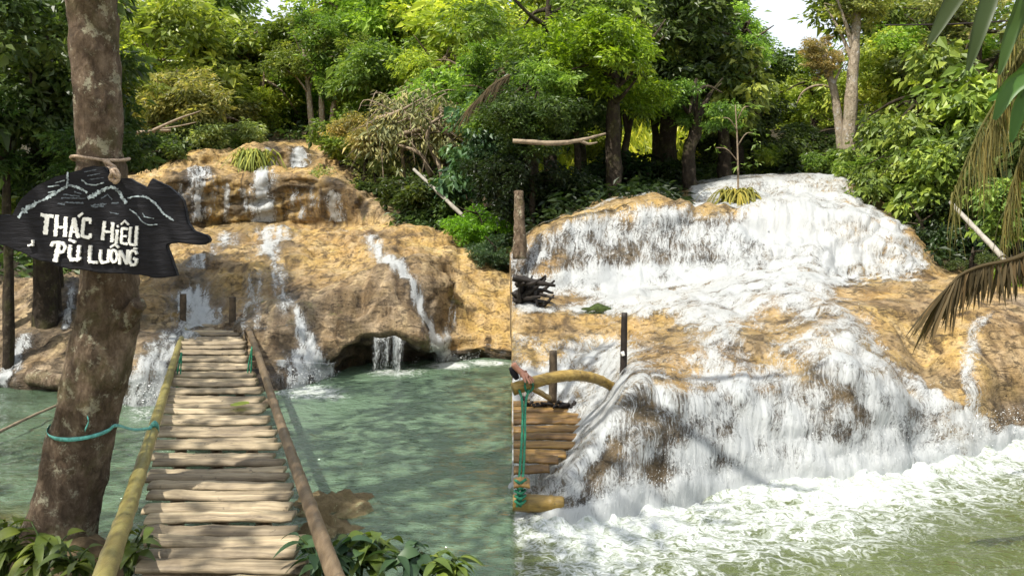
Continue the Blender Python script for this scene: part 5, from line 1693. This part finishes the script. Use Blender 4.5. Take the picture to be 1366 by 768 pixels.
# ------------------------------------------------------------------ palm at the right edge
DP = 5.6
pb = P(1470, 640, DP); pb[2] = 0.0
palm = empty('palm_tree', pb, 'palm leaning in from the right edge with green blades and hanging dead brown fronds', 'palm')
p0 = np.array(palm.location)
mb = MB(); tube(mb, [np.array([0, 0, -.5]), P(1480, 300, DP) - p0, P(1468, 60, DP) - p0, P(1455, -60, DP) - p0], [.14, .12, .11, .1], 40, 12, .12); mb.build('trunk', M['barkdark'], palm)
def blade(pts, w, col, tint=.5, name='frond'):
    mb = MB()
    c = resample([P(*p) - p0 for p in pts], 26)
    tg = np.gradient(c, axis=0); tg /= np.linalg.norm(tg, axis=1)[:, None]
    vd = np.array([0, -1.0, .3]); s = np.cross(tg, vd); s /= np.linalg.norm(s, axis=1)[:, None]
    up = np.cross(s, tg)
    u = np.linspace(0, 1, 26)
    hw = w * np.minimum(1, np.sin(np.pi * np.clip(u * .92 + .06, 0, 1)) ** .6)
    n = 26
    A = c + s * hw[:, None] + up * (hw * .35)[:, None]; B = c - s * hw[:, None] + up * (hw * .35)[:, None]
    A2 = c + s * (hw * .5)[:, None] - up * (hw * .05)[:, None]; B2_ = c - s * (hw * .5)[:, None] - up * (hw * .05)[:, None]
    R_ = [A, A2, c + up * .01, B2_, B]
    v = np.concatenate(R_)
    q = [[k * n + i, k * n + i + 1, (k + 1) * n + i + 1, (k + 1) * n + i] for k in range(4) for i in range(n - 1)]
    mb.add(v, q, tint=tint)
    o = mb.build(name, M['leafgloss'], palm); o.color = (*col, 1)
for pts, w, c in [
    ([(1462, -90, 5.5), (1320, -60, 5.2), (1275, -5, 5.1), (1238, 60, 5.0)], .06, (.03, .045, .012)),
    ([(1462, -90, 5.5), (1350, -70, 5.0), (1312, 20, 4.9), (1290, 95, 4.9)], .055, (.03, .05, .012)),
    ([(1450, -60, 5.6), (1385, -30, 5.2), (1350, 40, 5.2), (1332, 100, 5.2)], .05, (.04, .08, .015)),
    ([(1455, -10, 5.5), (1400, 60, 5.2), (1355, 110, 5.2), (1318, 135, 5.2)], .05, (.05, .13, .02)),
    ([(1455, 0, 5.5), (1410, 80, 5.1), (1350, 115, 5.1), (1326, 160, 5.1)], .06, (.05, .12, .02)),
    ([(1460, 30, 5.5), (1400, 90, 5.2), (1362, 140, 5.2), (1348, 190, 5.2)], .055, (.05, .13, .02)),
    ([(1462, 20, 5.5), (1420, 60, 5.2), (1385, 100, 5.2), (1362, 130, 5.2)], .05, (.05, .12, .02))]:
    blade(pts, w, c, .5)
def dead(name_pts, n, length, col, spread, label=None, w=.005):
    """dead frond: rachis with many thin hanging strips"""
    mb = MB(); rg = random.Random(n)
    c = resample([P(*p) - p0 for p in name_pts], 40)
    tube(mb, c[::4], [.014, .01, .006], 30, 5, .1)
    mb.a = {'tint': [np.full(mb.n, .4)]}
    for k in range(n):
        b = c[rg.randint(4, 39)]
        L = length * rg.uniform(.45, 1.1)
        dx, dy = rg.gauss(0, spread), rg.gauss(0, spread * .7)
        m = 7; u = np.linspace(0, 1, m)
        pts = b[None] + np.stack([dx * u * L * (1 - .3 * u), dy * u * L, -L * (u ** 1.25)], -1) + np.stack([.008 * np.sin(u * 7 + k), 0 * u, 0 * u], -1)
        a = rg.uniform(0, 6.28); s = np.array([math.cos(a), math.sin(a), 0])
        hw = w * rg.uniform(.5, 1.4) * (1 - u * .85)
        v = np.concatenate([pts + s * hw[:, None], pts - s * hw[:, None]])
        mb.add(v, [[i, i + 1, m + i + 1, m + i] for i in range(m - 1)], tint=np.clip(rg.gauss(.45, .22), 0, 1))
    o = mb.build('dead_frond', M['dry'], palm, False); o.color = (*col, 1)
    if label: o['label'] = label
dead([(1460, -40, 5.6), (1400, 20, 5.4), (1350, 90, 5.3), (1312, 190, 5.3)], 240, .55, (.14, .125, .045), .12)
dead([(1462, 0, 5.8), (1390, 70, 5.9), (1320, 150, 6.0), (1268, 265, 6.1)], 260, .5, (.13, .125, .045), .14)
dead([(1462, 20, 6), (1410, 110, 6.1), (1365, 200, 6.1), (1340, 290, 6.1)], 240, .5, (.14, .125, .045), .14)
dead([(1462, -20, 5.5), (1390, -5, 5.4), (1350, 40, 5.3), (1330, 120, 5.3)], 130, .55, (.13, .125, .045), .1)
# the low drooping brown frond with leaflets pointing down-left
mb = MB(); rg = random.Random(9)
c = resample([P(1462, 100, 5.5) - p0, P(1425, 260, 5.2) - p0, P(1372, 335, 5.0) - p0, P(1318, 352, 4.9) - p0, P(1282, 366, 4.85) - p0, P(1258, 392, 4.85) - p0], 50)
tube(mb, c[::5], [.018, .013, .006], 40, 6, .1); mb.a = {'tint': [np.full(mb.n, .4)]}
for k in range(170):
    i = rg.randint(20, 49); b = c[i]
    L = rg.uniform(.16, .42) * (1.0 if i > 36 else .7)
    lean = -.55 * (i - 24) / 25 + rg.gauss(0, .12)
    m = 6; u = np.linspace(0, 1, m)
    pts = b[None] + np.stack([lean * L * u, rg.gauss(0, .12) * L * u, -L * u * (.75 + .2 * u)], -1)
    a = rg.uniform(-.9, .9); s = np.array([math.cos(a), math.sin(a), 0])
    hw = .0095 * rg.uniform(.6, 1.3) * np.sin(np.pi * np.clip(u * .9 + .1, 0, 1)) ** .6
    mb.add(np.concatenate([pts + s * hw[:, None], pts - s * hw[:, None]]), [[j, j + 1, m + j + 1, m + j] for j in range(m - 1)], tint=np.clip(rg.gauss(.35, .2), 0, 1))
o = mb.build('dead_frond', M['dry'], palm, False); o.color = (.075, .055, .028, 1); o['label'] = 'lowest dead frond, dark brown, drooping over the ochre rock'
# dead palm frond over the left bank
mb = MB(); rg = random.Random(19)
d0 = P(683, 95, 15)
c = resample([P(680, 100, 15) - d0, P(655, 115, 15) - d0, P(625, 145, 15) - d0], 30)
tube(mb, c[::4], [.03, .02, .01], 20, 5, .1); mb.a = {'tint': [np.full(mb.n, .4)]}
for k in range(130):
    b = c[rg.randint(0, 29)]; L = rg.uniform(.2, .55)
    u = np.linspace(0, 1, 5); e = np.stack([-.5 * L * u + rg.gauss(0, .05) * u, rg.gauss(0, .2) * L * u, -L * u ** 1.2], -1)
    s = np.array([1, .3, 0]); hw = .014 * (1 - .8 * u)
    mb.add(np.concatenate([b + e + s * hw[:, None], b + e - s * hw[:, None]]), [[j, j + 1, 6 + j, 5 + j] for j in range(4)], tint=np.clip(rg.gauss(.35, .2), 0, 1))
o = mb.build('dead_palm_frond', M['dry'], None, False); o.location = d0; o.color = (.12, .09, .055, 1)
tag(o, 'dead brown palm frond hanging over the dark bank right of the dry bush', 'palm frond')
# cable across the top right
mb = MB(); tube(mb, [P(1180, 34, 8), P(1280, 32, 8), P(1400, 24, 8), P(1560, 10, 8)], [.008] * 3, 40, 5)
o = mb.build('cable', M['postdark']); tag(o, 'thin dark cable crossing behind the palm fronds near the top right', 'cable')

# ------------------------------------------------------------------ light, sky, camera
EL, AZ = math.radians(57), (-0.42, -0.40)
w = bpy.data.worlds.new('World'); scene.world = w; w.use_nodes = True
nt = w.node_tree; nt.nodes.clear()
sky = nt.nodes.new('ShaderNodeTexSky'); sky.sky_type = 'NISHITA'; sky.sun_disc = False
sky.sun_elevation = EL; sky.sun_rotation = math.atan2(AZ[0], AZ[1]); sky.air_density = 1.2; sky.dust_density = 5
bg = nt.nodes.new('ShaderNodeBackground'); bg.inputs['Strength'].default_value = 0.15
wo = nt.nodes.new('ShaderNodeOutputWorld')
tc = nt.nodes.new('ShaderNodeTexCoord'); cn = nt.nodes.new('ShaderNodeTexNoise'); cn.inputs['Scale'].default_value = 2.4; cn.inputs['Detail'].default_value = 6
nt.links.new(tc.outputs['Generated'], cn.inputs['Vector'])
mr = nt.nodes.new('ShaderNodeMapRange'); mr.inputs['From Min'].default_value = .35; mr.inputs['From Max'].default_value = .62; mr.inputs['To Min'].default_value = .35; mr.inputs['To Max'].default_value = .9
nt.links.new(cn.outputs['Fac'], mr.inputs['Value'])
mx = nt.nodes.new('ShaderNodeMix'); mx.data_type = 'RGBA'; nt.links.new(mr.outputs[0], mx.inputs[0]); nt.links.new(sky.outputs[0], mx.inputs[6]); mx.inputs[7].default_value = (5.2, 5.5, 5.9, 1)
nt.links.new(mx.outputs[2], bg.inputs[0]); nt.links.new(bg.outputs[0], wo.inputs[0])
sun = bpy.data.lights.new('sun', 'SUN'); sun.energy = 4.6; sun.angle = math.radians(.55); sun.color = (1, .95, .86)
so = bpy.data.objects.new('sun', sun); COL.objects.link(so)
hz = math.hypot(*AZ)
dirv = Vector((AZ[0] / hz * math.cos(EL), AZ[1] / hz * math.cos(EL), math.sin(EL)))
so.rotation_euler = dirv.to_track_quat('Z', 'Y').to_euler(); so.location = dirv * 30

cam = bpy.data.cameras.new('camera'); co = bpy.data.objects.new('camera', cam); COL.objects.link(co)
co.location = (0, 0, H); co.rotation_euler = (math.radians(90), 0, 0)
cam.sensor_width = 36; cam.lens = 36 * F / 1366; cam.shift_y = -(384 - HY) / 1366
cam.clip_start = .05; cam.clip_end = 2000
scene.camera = co
vs = scene.view_settings
vs.view_transform = 'Standard'; vs.look = 'None'; vs.exposure = 0.62; vs.gamma = 1; vs.use_curve_mapping = False
cy = scene.cycles
cy.use_denoising = True; cy.max_bounces = 6; cy.diffuse_bounces = 3; cy.glossy_bounces = 3; cy.transparent_max_bounces = 16; cy.transmission_bounces = 3
cy.use_adaptive_sampling = True; cy.adaptive_threshold = 0.02; cy.caustics_reflective = False; cy.caustics_refractive = False
